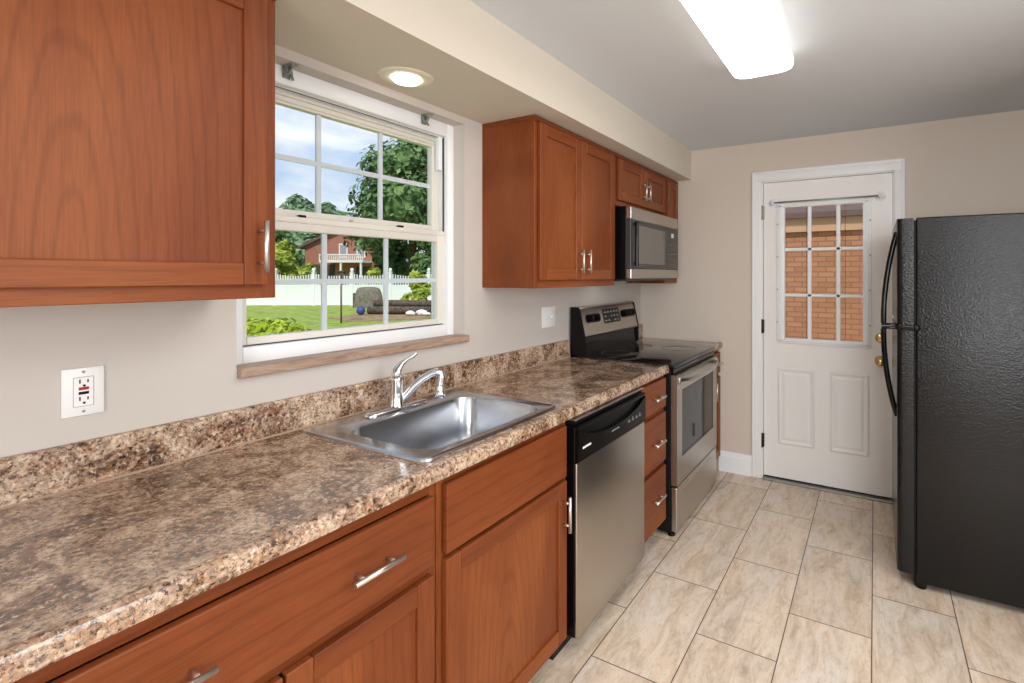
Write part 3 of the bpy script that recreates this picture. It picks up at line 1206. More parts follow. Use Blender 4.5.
sp = obj('spout', b, 'chrome', fc, smooth=50)
b = nb()
lathe(b, [(0.0, 0.942), (0.014, 0.942), (0.0185, 0.947), (0.019, 0.962), (0.0150, 0.968), (0.0145, 0.990), (0.0, 0.992)], (0.186, FY + 0.129, 0), 2, 20)
obj('aerator', b, 'chrome', sp, smooth=40)

# ------------------------------------------------------------------ dishwasher
dw = thing('dishwasher', 'stainless steel dishwasher with black control panel under the countertop', 'dishwasher', (0.33, 1.86, 0))
DA, DB = 1.5475, 2.158
b = nb()
box(b, (0.05, DA + 0.004, 0.10), (0.600, DB - 0.004, 0.868))
obj('body', b, 'black_matte', dw)
b = nb()
box(b, (0.602, DA, 0.086), (0.646, DB, 0.716), 0.003, 1)
dd = obj('door', b, 'black_plastic', dw)
b = nb()
box(b, (0.6465, DA, 0.086), (0.656, DB, 0.716), 0.004, 3)
obj('door_skin', b, 'steel', dd, smooth=40, label='brushed stainless steel door front')
b = nb()
# control panel with an arched recessed pocket handle
pz0, pz1 = 0.719, 0.846
n = 24
yc, hw = (DA + DB) / 2 + 0.02, 0.20
box(b, (0.600, DA, pz0), (0.648, DB, pz1), 0.004, 2)
# raised lower face below the arch
top = []
for k in range(n + 1):
    y = DA + 0.006 + (DB - DA - 0.012) * k / n
    u = (y - (DA + DB) / 2) / ((DB - DA) / 2)
    z = 0.832 - 0.052 * max(0.0, 1 - (u / 0.93) ** 2) ** 0.7
    top.append((y, z))
poly = [(DB - 0.003, pz0 + 0.003), (DB - 0.003, 0.834)] + top[::-1] + [(DA + 0.003, 0.834), (DA + 0.003, pz0 + 0.003)]
prism(b, poly, 0, 0.646, 0.662)
box(b, (0.602, DA + 0.003, 0.838), (0.663, DB - 0.003, 0.852), 0.004, 2)
cp = obj('control_panel', b, 'black_plastic', dw)
b = nb()
box(b, (0.610, DA + 0.01, 0.853), (0.640, DB - 0.01, 0.868))
obj('top_gasket', b, 'black_matte', dw)
b = nb()
box(b, (0.620, DA + 0.002, 0.868), (0.652, DB - 0.002, 0.874), 0.001)
obj('top_trim', b, 'steel', dw)
b = nb()
box(b, (0.555, DA - 0.028, 0.0), (0.571, DB - 0.005, 0.082))
obj('toe_kick', b, 'toe_black', dw)


def text(name, body, size, loc, rot, m, parent, ext=0.0004, align='CENTER'):
    c = bpy.data.curves.new(name, 'FONT')
    c.body = body
    c.size = size
    c.extrude = ext
    c.align_x = align
    c.align_y = 'CENTER'
    c.materials.append(MATS[m])
    o = bpy.data.objects.new(name, c)
    COL.objects.link(o)
    o.parent = parent
    o.location = Vector(loc) - wpos(parent)
    o.rotation_euler = rot
    return o


FACE_X = (PI / 2, 0, PI / 2)          # reads along +y on a face looking +x
b = nb()
box(b, (0.6618, DA + 0.032, 0.762), (0.6626, DA + 0.094, 0.770))
obj('badge', b, 'print_white', cp)
b = nb()
for k, y in enumerate((1.815, 1.832, 1.849, 1.866)):
    box(b, (0.6618, y, 0.762), (0.6625, y + 0.012, 0.767))
obj('lettering', b, 'print_grey', cp)
for k in range(4):
    y = 1.965 + 0.038 * k
    b = nb()
    box(b, (0.6618, y, 0.760), (0.6625, y + 0.020, 0.764))
    box(b, (0.6618, y + 0.008, 0.763), (0.6625, y + 0.013, 0.772 + 0.004 * (k % 2)))
    obj('button', b, 'print_grey', cp)

# ------------------------------------------------------------------ range
RA, RB = 2.538, 3.308
rg = thing('range', 'stainless steel electric range with black glass cooktop', 'stove', (0.34, 2.92, 0))
b = nb()
box(b, (0.03, RA, 0.022), (0.640, RB, 0.895), 0.003)
obj('body', b, 'black_matte', rg)
b = nb()
box(b, (0.06, RA - 0.004, 0.896), (0.664, RB + 0.004, 0.924), 0.008, 3)
ctp = obj('cooktop', b, 'cooktop_glass', rg, smooth=40, label='glossy black glass cooktop')
for (x, y, r) in ((0.22, 2.74, 0.09), (0.22, 3.11, 0.075), (0.48, 2.74, 0.075), (0.48, 3.11, 0.11)):
    b = nb()
    lathe(b, [(r, 0.9242), (r, 0.9246), (r + 0.003, 0.9246), (r + 0.003, 0.9242)], (x, y, 0), 2, 40)
    obj('burner_ring', b, 'panel_grey', ctp)
b = nb()
box(b, (0.640, RA, 0.866), (0.658, RB, 0.895), 0.003)
obj('vent_trim', b, 'black_gloss', rg)
# oven door
b = nb()
ox = 0.676
for lo, hi in (((RA + 0.004, 0.275), (RA + 0.085, 0.862)), ((RB - 0.085, 0.275), (RB - 0.004, 0.862)), ((RA + 0.085, 0.275), (RB - 0.085, 0.410)), ((RA + 0.085, 0.775), (RB - 0.085, 0.862))):
    box(b, (0.642, lo[0], lo[1]), (ox, hi[0], hi[1]))
dv = obj('oven_door', b, 'steel', rg)
b = nb()
box(b, (0.650, RA + 0.080, 0.406), (ox - 0.003, RB - 0.080, 0.779))
obj('oven_window', b, 'oven_glass', dv, label='dark reflective oven glass')
b = nb()
box(b, (0.651, RA + 0.085, 0.410), (ox - 0.0018, RA + 0.097, 0.775))
box(b, (0.651, RB - 0.097, 0.410), (ox - 0.0018, RB - 0.085, 0.775))
box(b, (0.651, RA + 0.085, 0.410), (ox - 0.0018, RB - 0.085, 0.422))
box(b, (0.651, RA + 0.085, 0.763), (ox - 0.0018, RB - 0.085, 0.775))
obj('window_border', b, 'black_gloss', dv)
b = nb()
pts = []
for k in range(17):
    s = k / 16
    y = RA + 0.03 + (RB - RA - 0.06) * s
    pts.append((ox + 0.006 + 0.050 * math.sin(PI * s) ** 0.6, y, 0.836 - 0.010 * math.sin(PI * s)))
tube(b, pts, [0.013] * 17, 12, flat=(0.55, (1, 0, 0)))
for y in (RA + 0.03, RB - 0.03):
    box(b, (ox - 0.001, y - 0.016, 0.815), (ox + 0.014, y + 0.016, 0.853), 0.005, 2)
obj('oven_handle', b, 'steel', dv, smooth=50, label='bowed stainless handle')
b = nb()
box(b, (0.642, RA + 0.004, 0.030), (ox - 0.002, RB - 0.004, 0.264), 0.005, 2)
sd = obj('storage_drawer', b, 'steel', rg)
b = nb()
pts = []
for k in range(13):
    s = k / 12
    pts.append((ox - 0.002, RA + 0.12 + (RB - RA - 0.24) * s, 0.220 + 0.018 * math.sin(PI * s)))
tube(b, pts, 0.010, 8, flat=(0.5, (1, 0, 0)))
obj('drawer_grip', b, 'steel', sd, smooth=50)
for (x, y) in ((0.635, RA + 0.03), (0.635, RB - 0.03), (0.08, RA + 0.03), (0.08, RB - 0.03)):
    b = nb()
    lathe(b, [(0.0, 0.0), (0.020, 0.0), (0.020, 0.008), (0.012, 0.012), (0.010, 0.023), (0.0, 0.023)], (x, y, 0), 2, 16)
    obj('foot', b, 'black_matte', rg)
# back guard: black riser, steel sloped panel, black end caps
b = nb()
prism(b, [(0.012, 0.895), (0.100, 0.895), (0.100, 0.925), (0.094, 1.035), (0.02, 1.035)], 1, RA + 0.006, RB - 0.006)
obj('riser', b, 'black_gloss', rg)
prof = [(0.020, 1.030), (0.104, 1.026), (0.110, 1.036), (0.108, 1.046), (0.104, 1.060), (0.072, 1.192), (0.066, 1.200), (0.056, 1.204), (0.020, 1.204)]
b = nb()
prism(b, prof, 1, RA + 0.010, RB - 0.010)
bgd = obj('back_panel', b, 'steel', rg, smooth=30, label='sloped stainless control panel')
for (ya, yb) in ((RA - 0.002, RA + 0.010), (RB - 0.010, RB + 0.002)):
    b = nb()
    prism(b, [(0.016, 0.926), (0.112, 0.926), (0.111, 1.040), (0.076, 1.196), (0.066, 1.206), (0.016, 1.206)], 1, ya, yb)
    obj('end_cap', b, 'black_matte', rg)
nrm = Vector((0.132, 0, 0.032)).normalized()          # outward normal of the sloped face
def on_panel(y, s, off=0.0):
    """point on the sloped face, s from 0 (bottom) to 1 (top)"""
    p = Vector((0.104, y, 1.060)).lerp(Vector((0.072, y, 1.192)), s)
    return p + nrm * off
def plate(b, ya, yb, s0, s1, th, r):
    t = nb()
    pts = rrect(ya, s0 * 0.1358, yb, s1 * 0.1358, r, 4)
    a = [t.verts.new(on_panel(p[0], p[1] / 0.1358, 0.0)) for p in pts]
    c = [t.verts.new(on_panel(p[0], p[1] / 0.1358, th)) for p in pts]
    for k in range(len(a)):
        t.faces.new((a[k], a[(k + 1) % len(a)], c[(k + 1) % len(a)], c[k]))
    t.faces.new(c)
    merge(b, t)
for ya, yb in ((2.595, 2.775), (3.065, 3.285)):
    b = nb()
    plate(b, ya, yb, 0.36, 0.76, 0.003, 0.025)
    obj('knob_recess', b, 'black_gloss', bgd)
b = nb()
plate(b, 2.815, 3.045, 0.22, 0.92, 0.003, 0.004)
dsp = obj('display', b, 'black_gloss', bgd)
b = nb()
for r in range(3):
    for k in range(5):
        if (r, k) in ((0, 2), (1, 1)):
            continue
        plate(b, 2.830 + k * 0.042, 2.852 + k * 0.042, 0.32 + r * 0.2, 0.37 + r * 0.2, 0.0036, 0.0005)
obj('display_print', b, 'print_grey', dsp)
for y in (2.645, 2.72, 3.12, 3.175, 3.23):
    b = nb()
    t_ = nb()
    c0 = on_panel(y, 0.56, 0.003)
    tube(t_, [c0, c0 + nrm * 0.006, c0 + nrm * 0.022], [0.022, 0.021, 0.017], 20)
    merge(b, t_)
    t_ = nb()
    bmesh.ops.create_cube(t_, size=1)
    up_ = Vector((-0.032, 0, 0.132)).normalized()
    for v in t_.verts:
        v.co = c0 + nrm * (0.018 + v.co.x * 0.018) + up_ * (v.co.z * 0.036) + Vector((0, v.co.y * 0.009, 0))
    merge(b, t_)
    obj('knob', b, 'black_plastic', bgd, smooth=30)
for y in (2.682, 3.148, 3.203):
    b = nb()
    plate(b, y - 0.003, y + 0.003, 0.42, 0.70, 0.0036, 0.0005)
    obj('knob_mark', b, 'print_grey', bgd)

# ------------------------------------------------------------------ microwave
MA, MB = 2.562, 3.330
mw = thing('microwave', 'stainless and black over-the-range microwave under the short wall cabinet', 'microwave', (0.2, 2.945, 1.366))
b = nb()
box(b, (0.003, MA, 1.372), (0.368, MB, 1.786), 0.003)
obj('body', b, 'black_plastic', mw)
b = nb()
box(b, (0.01, MA + 0.02, 1.364), (0.36, MB - 0.02, 1.372))
box(b, (0.05, MA + 0.06, 1.360), (0.30, MA + 0.34, 1.365))
box(b, (0.05, MB - 0.34, 1.360), (0.30, MB - 0.06, 1.365))
obj('bottom_grille', b, 'panel_grey', mw)
b = nb()
box(b, (0.10, 2.80, 1.3585), (0.16, 2.88, 1.3605))
obj('task_lamp', b, 'lamp_spot', mw)
mx_ = 0.398
b = nb()
box(b, (0.368, MA, 1.712), (mx_, MB, 1.782), 0.003)
obj('top_band', b, 'steel', mw)
b = nb()
box(b, (0.368, MA, 1.376), (mx_, MB, 1.432), 0.003)
obj('bottom_band', b, 'steel', mw)
b = nb()
box(b, (0.368, MA + 0.001, 1.433), (mx_ - 0.002, 3.14, 1.711), 0.002)
md = obj('door', b, 'panel_grey', mw)
b = nb()
box(b, (mx_ - 0.004, MA + 0.085, 1.462), (mx_ - 0.0008, 3.085, 1.682), 0.001)
obj('door_window', b, 'screen_grey', md)
b = nb()
tube(b, [(mx_ + 0.016, MA + 0.045, 1.445), (mx_ + 0.016, MA + 0.045, 1.700)], 0.011, 12)
for z in (1.46, 1.685):
    box(b, (mx_ - 0.003, MA + 0.038, z - 0.01), (mx_ + 0.014, MA + 0.052, z + 0.01))
obj('door_handle', b, 'black_gloss', md, smooth=50)
b = nb()
box(b, (0.368, 3.142, 1.433), (mx_ - 0.002, MB - 0.001, 1.711), 0.002)
kp = obj('keypad', b, 'panel_grey', mw)
b = nb()
box(b, (mx_ - 0.003, 3.205, 1.645), (mx_ - 0.001, 3.250, 1.675))
obj('clock_display', b, 'print_white', kp)
for r in range(5):
    for k in range(3):
        b = nb()
        box(b, (mx_ - 0.003, 3.180 + k * 0.045, 1.465 + r * 0.033), (mx_ - 0.0012, 3.200 + k * 0.045, 1.474 + r * 0.033))
        obj('key', b, 'screen_grey', kp)

# ------------------------------------------------------------------ refrigerator
fr = thing('refrigerator', 'tall black textured top-freezer refrigerator at the right side', 'refrigerator', (2.05, 3.03, 0))
FA, FB = 2.650, 3.405
b = nb()
box(b, (1.752, FA, 0.03), (2.47, FB, 1.652), 0.006, 3)
obj('body', b, 'fridge_black', fr, smooth=40)
b = nb()
box(b, (1.740, FA + 0.012, 0.06), (1.753, FB - 0.012, 1.640))
obj('door_gasket', b, 'black_matte', fr)
def fdoor(name, za, zb):
    b = nb()
    pts = [(1.742, FA + 0.001), (1.742, FB - 0.001)]
    r = 0.022
    for k in range(7):
        a = R(90 * k / 6)
        pts.append((1.678 + r - r * math.sin(a), FB - 0.001 - r + r * math.cos(a)))
    for k in range(7):
        a = R(90 * k / 6)
        pts.append((1.678 + r - r * math.cos(a), FA + 0.001 + r - r * math.sin(a)))
    prism(b, pts, 2, za, zb)
    return obj(name, b, 'fridge_black', fr, smooth=40)
fz = fdoor('freezer_door', 1.172, 1.650)
fd = fdoor('fridge_door', 0.062, 1.148)
HYY = 2.715
def fhandle(parent, z_far, z_mid):
    b = nb()
    pts, rad = [], []
    for k in range(19):
        s = k / 18
        z = z_far + (z_mid - z_far) * s
        x = 1.680 - 0.054 * math.sin(PI / 2 * min(1, s * 1.05)) ** 0.85
        pts.append((x, HYY, z))
        rad.append(0.0155)
    tube(b, pts, rad, 12, flat=(0.75, (1, 0, 0)))
    d = 0.012 if z_mid > 1.16 else -0.012
    box(b, (1.617, HYY - 0.012, min(z_mid, z_mid - d)), (1.682, HYY + 0.012, max(z_mid, z_mid - d)), 0.004, 2)
    obj('handle', b, 'black_gloss', parent, smooth=50, label='glossy black bowed handle')
fhandle(fz, 1.592, 1.174)
fhandle(fd, 0.748, 1.146)
b = nb()
box(b, (1.690, FA - 0.004, 1.150), (1.742, FA + 0.06, 1.170), 0.004, 2)
lathe(b, [(0.0, 1.146), (0.015, 1.147), (0.016, 1.160), (0.015, 1.173), (0.0, 1.174)], (1.752, FA + 0.008, 0), 2, 16)
obj('centre_hinge', b, 'black_gloss', fr)
b = nb()
box(b, (1.745, FA + 0.01, 0.008), (1.79, FB - 0.01, 0.058), 0.004)
obj('toe_grille', b, 'black_matte', fr)
for (x, y) in ((1.772, FA + 0.03), (1.772, FB - 0.03), (2.43, FA + 0.03), (2.43, FB - 0.03)):
    b = nb()
    lathe(b, [(0.0, 0.0), (0.020, 0.0), (0.022, 0.015), (0.014, 0.032), (0.0, 0.032)], (x, y, 0), 2, 16)
    obj('foot', b, 'black_plastic', fr)

# ------------------------------------------------------------------ outlet and switch plate
t = thing('wall_outlet', 'white outlet with red and black buttons on wall left of window', 'outlet', (0.0, 0.438, 1.128))
b = nb()
box(b, (0.0, 0.402, 1.0735), (0.006, 0.474, 1.183), 0.003, 2)
obj('cover_plate', b, 'plate_white', t, smooth=40)
b = nb()
box(b, (0.0035, 0.4205, 1.0945), (0.0072, 0.4555, 1.1625), 0.0008)
obj('gap_line', b, 'print_grey', t)
b = nb()
box(b, (0.004, 0.4215, 1.0955), (0.0085, 0.4545, 1.1615), 0.001)
ins = obj('socket_face', b, 'plate_white', t)
b = nb()
box(b, (0.008, 0.429, 1.1325), (0.0094, 0.4465, 1.1395), 0.0006)
obj('reset_button', b, 'red_button', ins, label='red button')
b = nb()
box(b, (0.008, 0.429, 1.1225), (0.0094, 0.4465, 1.1290), 0.0006)
obj('test_button', b, 'black_plastic', ins, label='black button')
for z in (1.1480, 1.1085):
    b = nb()
    box(b, (0.008, 0.4300, z), (0.0088, 0.4325, z + 0.009))
    box(b, (0.008, 0.4435, z + 0.001), (0.0088, 0.4460, z + 0.008))
    lathe(b, [(0.0, 0.0088), (0.0026, 0.0088), (0.0026, 0.008)], (0.0, 0.4385, z - 0.0055), 0, 10)
    obj('slot', b, 'black_matte', ins)
for z in (1.0835, 1.1735):
    b = nb()
    lathe(b, [(0.0, 0.0068), (0.003, 0.0066), (0.0034, 0.0055)], (0.0, 0.438, z), 0, 10)
    obj('plate_screw', b, 'hinge_steel', t)

t = thing('light_switch', 'white double switch plate on wall between window and range', 'light switch', (0.0, 2.327, 1.163))
b = nb()
box(b, (0.0, 2.262, 1.106), (0.006, 2.392, 1.220), 0.003, 2)
obj('cover_plate', b, 'plate_white', t, smooth=40)
for y in (2.302, 2.352):
    b = nb()
    box(b, (0.004, y - 0.006, 1.148), (0.007, y + 0.006, 1.178))
    box(b, (0.006, y - 0.0045, 1.160), (0.018, y + 0.0045, 1.171), 0.001)
    obj('toggle', b, 'print_white', t)

# ------------------------------------------------------------------ outdoors
GZ = -0.5
CY, SYW = math.cos(YAW), math.sin(YAW)
RIGHT = Vector((CY, SYW, 0))
FWD = Vector((-SYW, CY, 0))
ORI = Vector((CAMP.x, 0, 0))


def yard(r, d, z=GZ):
    """a point of the back yard: r metres along the fence, d metres away from the house, square to the fence"""
    p = ORI + RIGHT * r + FWD * d
    return Vector((p.x, p.y, z))


def yard_poly(b, pts, z):
    b.faces.new([b.verts.new(yard(r, d, z)) for r, d in pts])


b = nb()
box(b, (-140, -60, GZ - 0.3), (-0.17, 160, GZ))
struct('lawn', b, 'lawn_green')
b = nb()
box(b, (-0.2, YF + 0.15, GZ - 0.3), (60, 160, -0.15))
struct('ground_side_yard', b, 'bare_soil')
b = nb()
t_ = nb()
random.seed(5)
pts = []
for k in range(26):
    a = 2 * PI * k / 26
    pts.append((-9.2 + 2.6 * math.cos(a) * random.uniform(0.85, 1.1), 23.6 + 2.9 * math.sin(a) * random.uniform(0.85, 1.1)))
yard_poly(t_, pts, GZ + 0.004)
geo = bmesh.ops.extrude_face_region(t_, geom=list(t_.faces))
for v in [g for g in geo['geom'] if isinstance(g, bmesh.types.BMVert)]:
    v.co.z += 0.02
merge(b, t_)
tag(obj('soil_patch', b, 'bare_soil'), 'bare brown patch of soil on the lawn under the logs', 'soil', kind='stuff')

# fence: posts, panels with an open picket topper
fn = thing('vinyl_fence', 'long white vinyl fence with picket topper across the back yard', 'fence', yard(-14, 31.5))
FD = 31.5
def ybox(b, r0, r1, d0, d1, z0, z1):
    t = nb()
    bmesh.ops.create_cube(t, size=1)
    for v in t.verts:
        v.co = yard(r0 + (v.co.x + 0.5) * (r1 - r0), d0 + (v.co.y + 0.5) * (d1 - d0), z0 + (v.co.z + 0.5) * (z1 - z0))
    merge(b, t)
step = 2.4
r = -27.15
panels = []
while r < -9.0:
    b = nb()
    ybox(b, r + 0.06, r + step - 0.06, FD - 0.02, FD + 0.02, GZ + 0.04, 0.70)
    ybox(b, r + 0.06, r + step - 0.06, FD - 0.04, FD + 0.04, 0.68, 0.80)
    ybox(b, r + 0.06, r + step - 0.06, FD - 0.04, FD + 0.04, GZ + 0.02, GZ + 0.14)
    k = r + 0.16
    j = 0
    while k < r + step - 0.1:
        u = (k - r) / step * 2 - 1
        ybox(b, k - 0.03, k + 0.03, FD - 0.015, FD + 0.015, 0.80, 1.52 - 0.16 * (1 - u * u))
        k += 0.16
        j += 1
    ybox(b, r + 0.06, r + step - 0.06, FD - 0.03, FD + 0.03, 1.10, 1.17)
    obj('panel', b, 'fence_white', fn)
    b = nb()
    ybox(b, r - 0.08, r + 0.08, FD - 0.08, FD + 0.08, GZ, 1.56)
    ybox(b, r - 0.11, r + 0.11, FD - 0.11, FD + 0.11, 1.56, 1.61)
    t_ = nb()
    lathe(t_, [(0.05, 1.61), (0.09, 1.67), (0.11, 1.75), (0.08, 1.83), (0.0, 1.86)], yard(r, FD, 0), 2, 10)
    merge(b, t_)
    obj('post', b, 'fence_white', fn)
    r += step


def foliage_mesh(blobs, n, size, seed):
    rnd = random.Random(seed)
    b = nb()
    tot = sum(q[3] ** 2 for q in blobs)
    for (x, y, z, rad, sq) in blobs:
        for k in range(int(n * rad ** 2 / tot)):
            v = Vector((rnd.gauss(0, 1), rnd.gauss(0, 1), rnd.gauss(0, 1))).normalized()
            rr = rad * (0.62 + 0.42 * rnd.random())
            p = Vector((x, y, z)) + Vector((v.x * rr, v.y * rr, v.z * rr * sq))
            nn = (v + Vector((rnd.uniform(-.7, .7), rnd.uniform(-.7, .7), rnd.uniform(-.3, .9)))).normalized()
            a = nn.orthogonal().normalized()
            a = (Matrix.Rotation(rnd.uniform(0, 6.28), 3, nn) @ a)
            c = nn.cross(a)
            s = size * rnd.uniform(0.6, 1.35)
            q = [p + a * s, p + c * s * 0.55 + nn * s * 0.12, p - a * s, p - c * s * 0.55 + nn * s * 0.12]
            b.faces.new([b.verts.new(w_) for w_ in q])
        # dark inner mass so that the crown is not hollow
        t = nb()
        bmesh.ops.create_icosphere(t, subdivisions=2, radius=rad * 0.66)
        for v_ in t.verts:
            k_ = 1 + 0.18 * math.sin(v_.co.x * 5 / rad + seed) * math.sin(v_.co.y * 4 / rad)
            v_.co = Vector((x + v_.co.x * k_, y + v_.co.y * k_, z + v_.co.z * k_ * sq))
        merge(b, t)
    return b


def tree(name, label, cat, r, d, h, rad, leaf, size, seed, n=2600, trunk=True, group=None, sq=0.9, nblob=9, low=0.25, ground=GZ):
    rnd = random.Random(seed)
    base = yard(r, d, ground)
    t = thing(name, label, cat, base, group)
    blobs = []
    for k in range(nblob):
        f = k / (nblob - 1)
        zz = ground + h * (low + (1 - low) * f) - rad * 0.35 * f
        w_ = rad * (0.95 - 0.55 * f ** 2)
        a = rnd.uniform(0, 6.28)
        q = rnd.uniform(0.25, 0.65) * w_
        blobs.append((base.x + math.cos(a) * q, base.y + math.sin(a) * q, zz, w_ * rnd.uniform(0.5, 0.68), sq))
    obj('foliage', foliage_mesh(blobs, n, size, seed), leaf, t)
    if trunk:
        b = nb()
        tube(b, [base, base + Vector((0.05, 0, h * 0.3)), base + Vector((-0.06, 0.05, h * 0.75))], [h * 0.028, h * 0.022, h * 0.008], 10)
        obj('trunk', b, 'bark', t)
    return t


def rr_(u, d):
    return (u - 594.15) / 503.41 * d


tree('broadleaf_tree', 'tallest leafy tree, dense crown filling the upper right window panes', 'tree', -13.9, 38.5, 13.2, 5.3, 'leaf_dark', 0.26, 3, 8500, nblob=14, low=0.38)
tree('broadleaf_tree', 'dark green tree behind the fence at the right edge of window view', 'tree', -10.9, 34.4, 6.0, 2.2, 'leaf_dark', 0.2, 8, 3200, low=0.2)
tree('broadleaf_tree', 'dark tree immediately right of the brick house', 'tree', -16.9, 43.0, 6.4, 2.3, 'leaf_dark', 0.24, 9, 2600, low=0.2)
tree('broadleaf_tree', 'dark leafy tree behind yellow-green shrubs, at left end of view', 'tree', -29.0, 44.0, 8.2, 3.0, 'leaf_mid', 0.26, 12, 3000, low=0.2)
tree('broadleaf_tree', 'pale hazy distant tree low on skyline, left of all skyline trees', 'tree', -46.8, 80, 15.4, 6.0, 'leaf_haze', 0.55, 21, 2600, low=0.3)
tree('broadleaf_tree', 'hazy distant tree with rounded crown on skyline, second from left', 'tree', -40.5, 76, 13.2, 4.3, 'leaf_haze', 0.55, 22, 2400, low=0.3)
tree('shrub', 'large yellow-green shrub standing behind the white fence, left one', 'shrub', -21.9, 35.0, 4.6, 1.9, 'leaf_yellow', 0.18, 31, 2600, trunk=False, low=0.25)
tree('shrub', 'smaller yellow-green shrub behind the fence beside the brick house', 'shrub', -19.3, 34.0, 2.9, 0.95, 'leaf_yellow', 0.16, 32, 1500, trunk=False, low=0.25)
tree('shrub', 'light green shrub behind the fence between house and dark trees', 'shrub', -14.6, 33.6, 2.6, 1.15, 'leaf_yellow', 0.16, 33, 1300, trunk=False, low=0.3)
tree('shrub', 'loose yellowish shrub in front of the fence at right end', 'shrub', -9.7, 27.6, 2.3, 0.9, 'leaf_yellow', 0.13, 34, 1300, trunk=False, low=0.2)
tree('shrub', 'bright yellow-green bush close below the window at lower left', 'shrub', -4.08, 6.3, 1.52, 0.86, 'leaf_near', 0.05, 35, 6500, trunk=False, low=0.3, sq=0.7, nblob=12)

# brick house beyond the fence
HDp = 47.0
hs = thing('brick_house', 'red brick house with white balcony beyond the fence', 'house', yard(-23, HDp))
b = nb()
t_ = nb()
# gabled block, front square to the yard
p = [(-27.0, GZ), (-20.6, GZ), (-20.6, 4.1), (-23.4, 5.7), (-27.0, 4.1)]
fa = [t_.verts.new(yard(q[0], HDp, q[1])) for q in p]
fb = [t_.verts.new(yard(q[0], HDp + 7, q[1])) for q in p]
for k in range(5):
    t_.faces.new((fa[k], fa[(k + 1) % 5], fb[(k + 1) % 5], fb[k]))
t_.faces.new(fa)
t_.faces.new(fb[::-1])
merge(b, t_)
obj('wall', b, 'brick_red', hs)
b = nb()
for sgn, ra, rb, za, zb in ((1, -23.4, -20.1, 5.75, 3.85), (-1, -27.5, -23.4, 3.85, 5.75)):
    t_ = nb()
    q = [(ra, za), (rb, zb), (rb, zb + 0.2), (ra, za + 0.2)]
    fa = [t_.verts.new(yard(k[0], HDp - 0.4, k[1])) for k in q]
    fb = [t_.verts.new(yard(k[0], HDp + 7.2, k[1])) for k in q]
    for k in range(4):
        t_.faces.new((fa[k], fa[(k + 1) % 4], fb[(k + 1) % 4], fb[k]))
    t_.faces.new(fa)
    t_.faces.new(fb[::-1])
    merge(b, t_)
obj('roof', b, 'roof_dark', hs)
for rc in (-23.4, -21.75):
    b = nb()
    ybox(b, rc - 0.40, rc + 0.40, HDp - 0.06, HDp, 3.05, 4.35)
    f = obj('window', b, 'house_white', hs)
    b = nb()
    ybox(b, rc - 0.30, rc + 0.30, HDp - 0.08, HDp - 0.05, 3.15, 4.25)
    obj('pane', b, 'house_pane', f)
b = nb()
ybox(b, -24.6, -20.7, HDp - 2.0, HDp, 2.55, 2.75)
for k in range(23):
    ybox(b, -24.6 + k * 0.175, -24.52 + k * 0.175, HDp - 2.0, HDp - 1.95, 2.75, 3.2)
ybox(b, -24.6, -20.7, HDp - 2.05, HDp - 1.92, 3.2, 3.3)
obj('balcony', b, 'house_white', hs)
for rc in (-24.4, -22.7, -20.9):
    b = nb()
    ybox(b, rc - 0.08, rc + 0.08, HDp - 1.95, HDp - 1.8, GZ, 2.55)
    obj('balcony_post', b, 'house_white', hs)
b = nb()
ybox(b, -26.6, -24.2, HDp - 0.05, HDp, 0.1, 2.4)
ybox(b, -22.2, -20.9, HDp - 0.05, HDp, 0.1, 2.2)
obj('dark_opening', b, 'house_dark', hs)

# covered grill, blue ball, logs, feeder post
gp = yard(-13.27, 29.6)
t = thing('covered_grill', 'garden grill under a grey-brown cloth cover by the fence', 'grill', gp)
b = nb()
rings = []
rnd = random.Random(4)
for (hw_, hd, z) in ((0.78, 0.40, 0.0), (0.76, 0.39, 0.35), (0.72, 0.36, 0.75), (0.64, 0.32, 1.02), (0.56, 0.27, 1.15), (0.30, 0.14, 1.20)):
    ring = []
    for k in range(28):
        a = 2 * PI * k / 28
        f = 1 + (0.05 * math.sin(5 * a) + rnd.uniform(-0.02, 0.02)) * (1.2 - z) * 0.9
        ca, sa = math.cos(a), math.sin(a)
        ex = 0.45
        rx = math.copysign(abs(ca) ** ex, ca) * hw_ * f
        ry = math.copysign(abs(sa) ** ex, sa) * hd * f
        ring.append(b.verts.new(gp + RIGHT * rx + FWD * ry + Vector((0, 0, z))))
    rings.append(ring)
for a, c in zip(rings, rings[1:]):
    for k in range(28):
        b.faces.new((a[k], a[(k + 1) % 28], c[(k + 1) % 28], c[k]))
b.faces.new(rings[-1])
b.faces.new(rings[0][::-1])
obj('cloth_cover', b, 'cover_cloth', t, smooth=70)
b = nb()
ybox(b, -14.12, -13.92, 29.45, 29.75, GZ, 0.35)
obj('side_leg', b, 'log_brown', t)

b = nb()
bc = yard(-11.03, 23.8, GZ + 0.228)
bmesh.ops.create_icosphere(b, subdivisions=3, radius=0.2, matrix=Matrix.Translation(bc))
tag(obj('garden_ball', b, 'ball_blue', smooth=180, origin=yard(-11.03, 23.8)), 'small blue ball lying on the lawn beside the logs', 'ball')

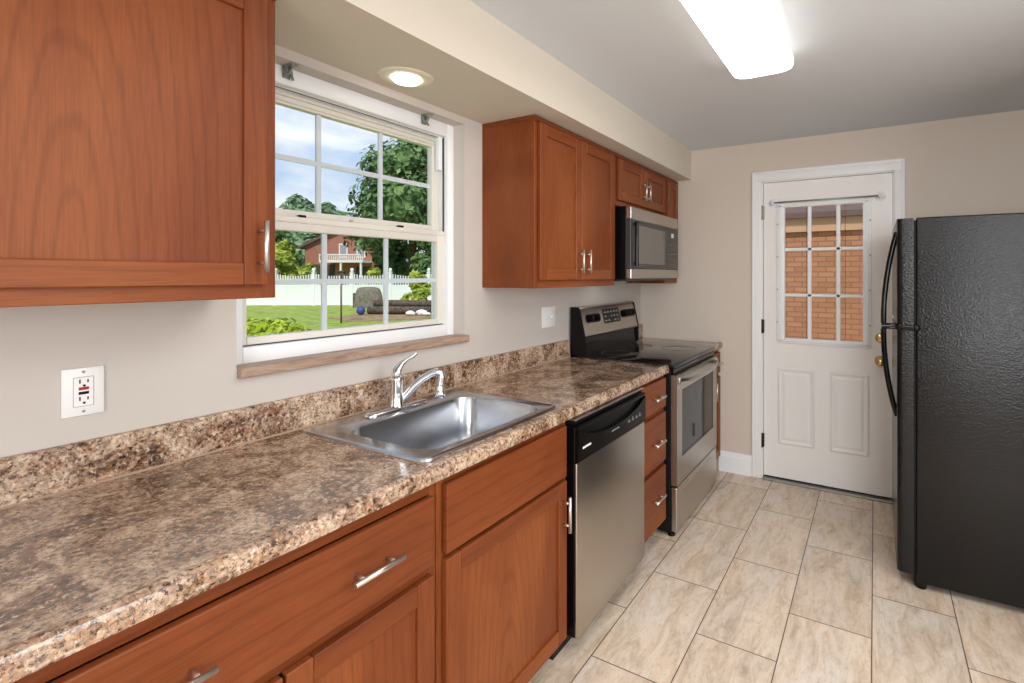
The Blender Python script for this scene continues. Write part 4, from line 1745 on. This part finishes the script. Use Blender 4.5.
specs = [(-9.35, 24.2, 3.0, 0.19, 0), (-9.15, 24.62, 3.1, 0.19, 0), (-9.25, 24.41, 2.8, 0.17, 0.33)]
lab = ['brown log at the front of the pile, nearest the blue ball', 'brown log at the back of the pile, nearest the fence', 'brown log lying on top of the two other logs']
for (r0, d0, ln, rad, hz), lb in zip(specs, lab):
    b = nb()
    c = yard(r0, d0, GZ + rad + 0.026 + hz)
    tube(b, [c - RIGHT * ln / 2, c - RIGHT * ln / 6 + Vector((0, 0, 0.01)), c + RIGHT * ln / 5, c + RIGHT * ln / 2], [rad * 1.0, rad * 1.0, rad * 0.97, rad * 0.94], 12)
    tag(obj('log', b, 'log_brown', origin=(c.x, c.y, GZ)), lb, 'log', 'logs lying on the soil patch')
for k, (r0, d0, s) in enumerate(((-8.55, 23.4, 0.2), (-8.1, 23.6, 0.24), (-7.75, 23.3, 0.16))):
    b = nb()
    c = yard(r0, d0, GZ + s * 0.5 + 0.026)
    bmesh.ops.create_icosphere(b, subdivisions=2, radius=s)
    rnd = random.Random(50 + k)
    for v in b.verts:
        v.co = c + Vector((v.co.x * 1.25, v.co.y, max(v.co.z * 0.65, -s * 0.45))) * rnd.uniform(0.88, 1.1)
    tag(obj('garden_stone', b, 'house_white', origin=(c.x, c.y, GZ)), ['pale garden stone closest to the log pile', 'largest pale garden stone, middle of three', 'smallest pale garden stone, farthest right of three'][k], 'stone', 'pale stones by the shrub')

t = thing('feeder_post', 'thin brown wooden post with a small bird feeder on the lawn', 'post', yard(-10.05, 20.0))
b = nb()
c = yard(-10.05, 20.0)
tube(b, [c, c + Vector((0, 0, 1.90))], 0.035, 10)
obj('pole', b, 'post_brown', t)
b = nb()
ybox(b, -10.22, -9.78, 19.85, 20.15, 1.38, 1.43)
ybox(b, -10.14, -9.92, 19.92, 20.08, 1.43, 1.56)
ybox(b, -10.20, -9.86, 19.86, 20.14, 1.55, 1.58)
obj('feeder', b, 'log_brown', t)

# neighbour's brick building beyond the side door
NY = 8.2
nbr = thing('brick_building', 'orange brick building seen through the door window', 'building', (2.5, NY, -0.15))
b = nb()
box(b, (-2.0, NY, -0.15), (9.0, NY + 0.3, 2.05))
obj('wall', b, 'brick_orange', nbr)
mat('fascia_tan', lin(210, 166, 130), 0.7)
b = nb()
box(b, (-2.1, NY - 0.06, 2.05), (9.1, NY + 0.3, 2.25))
obj('fascia', b, 'fascia_tan', nbr)
b = nb()
prism(b, [(NY - 0.14, 2.25), (NY + 0.3, 2.25), (NY + 3.0, 4.0), (NY + 2.9, 4.1), (NY - 0.14, 2.33)], 0, -2.2, 9.2)
obj('roof', b, 'roof_dark', nbr)
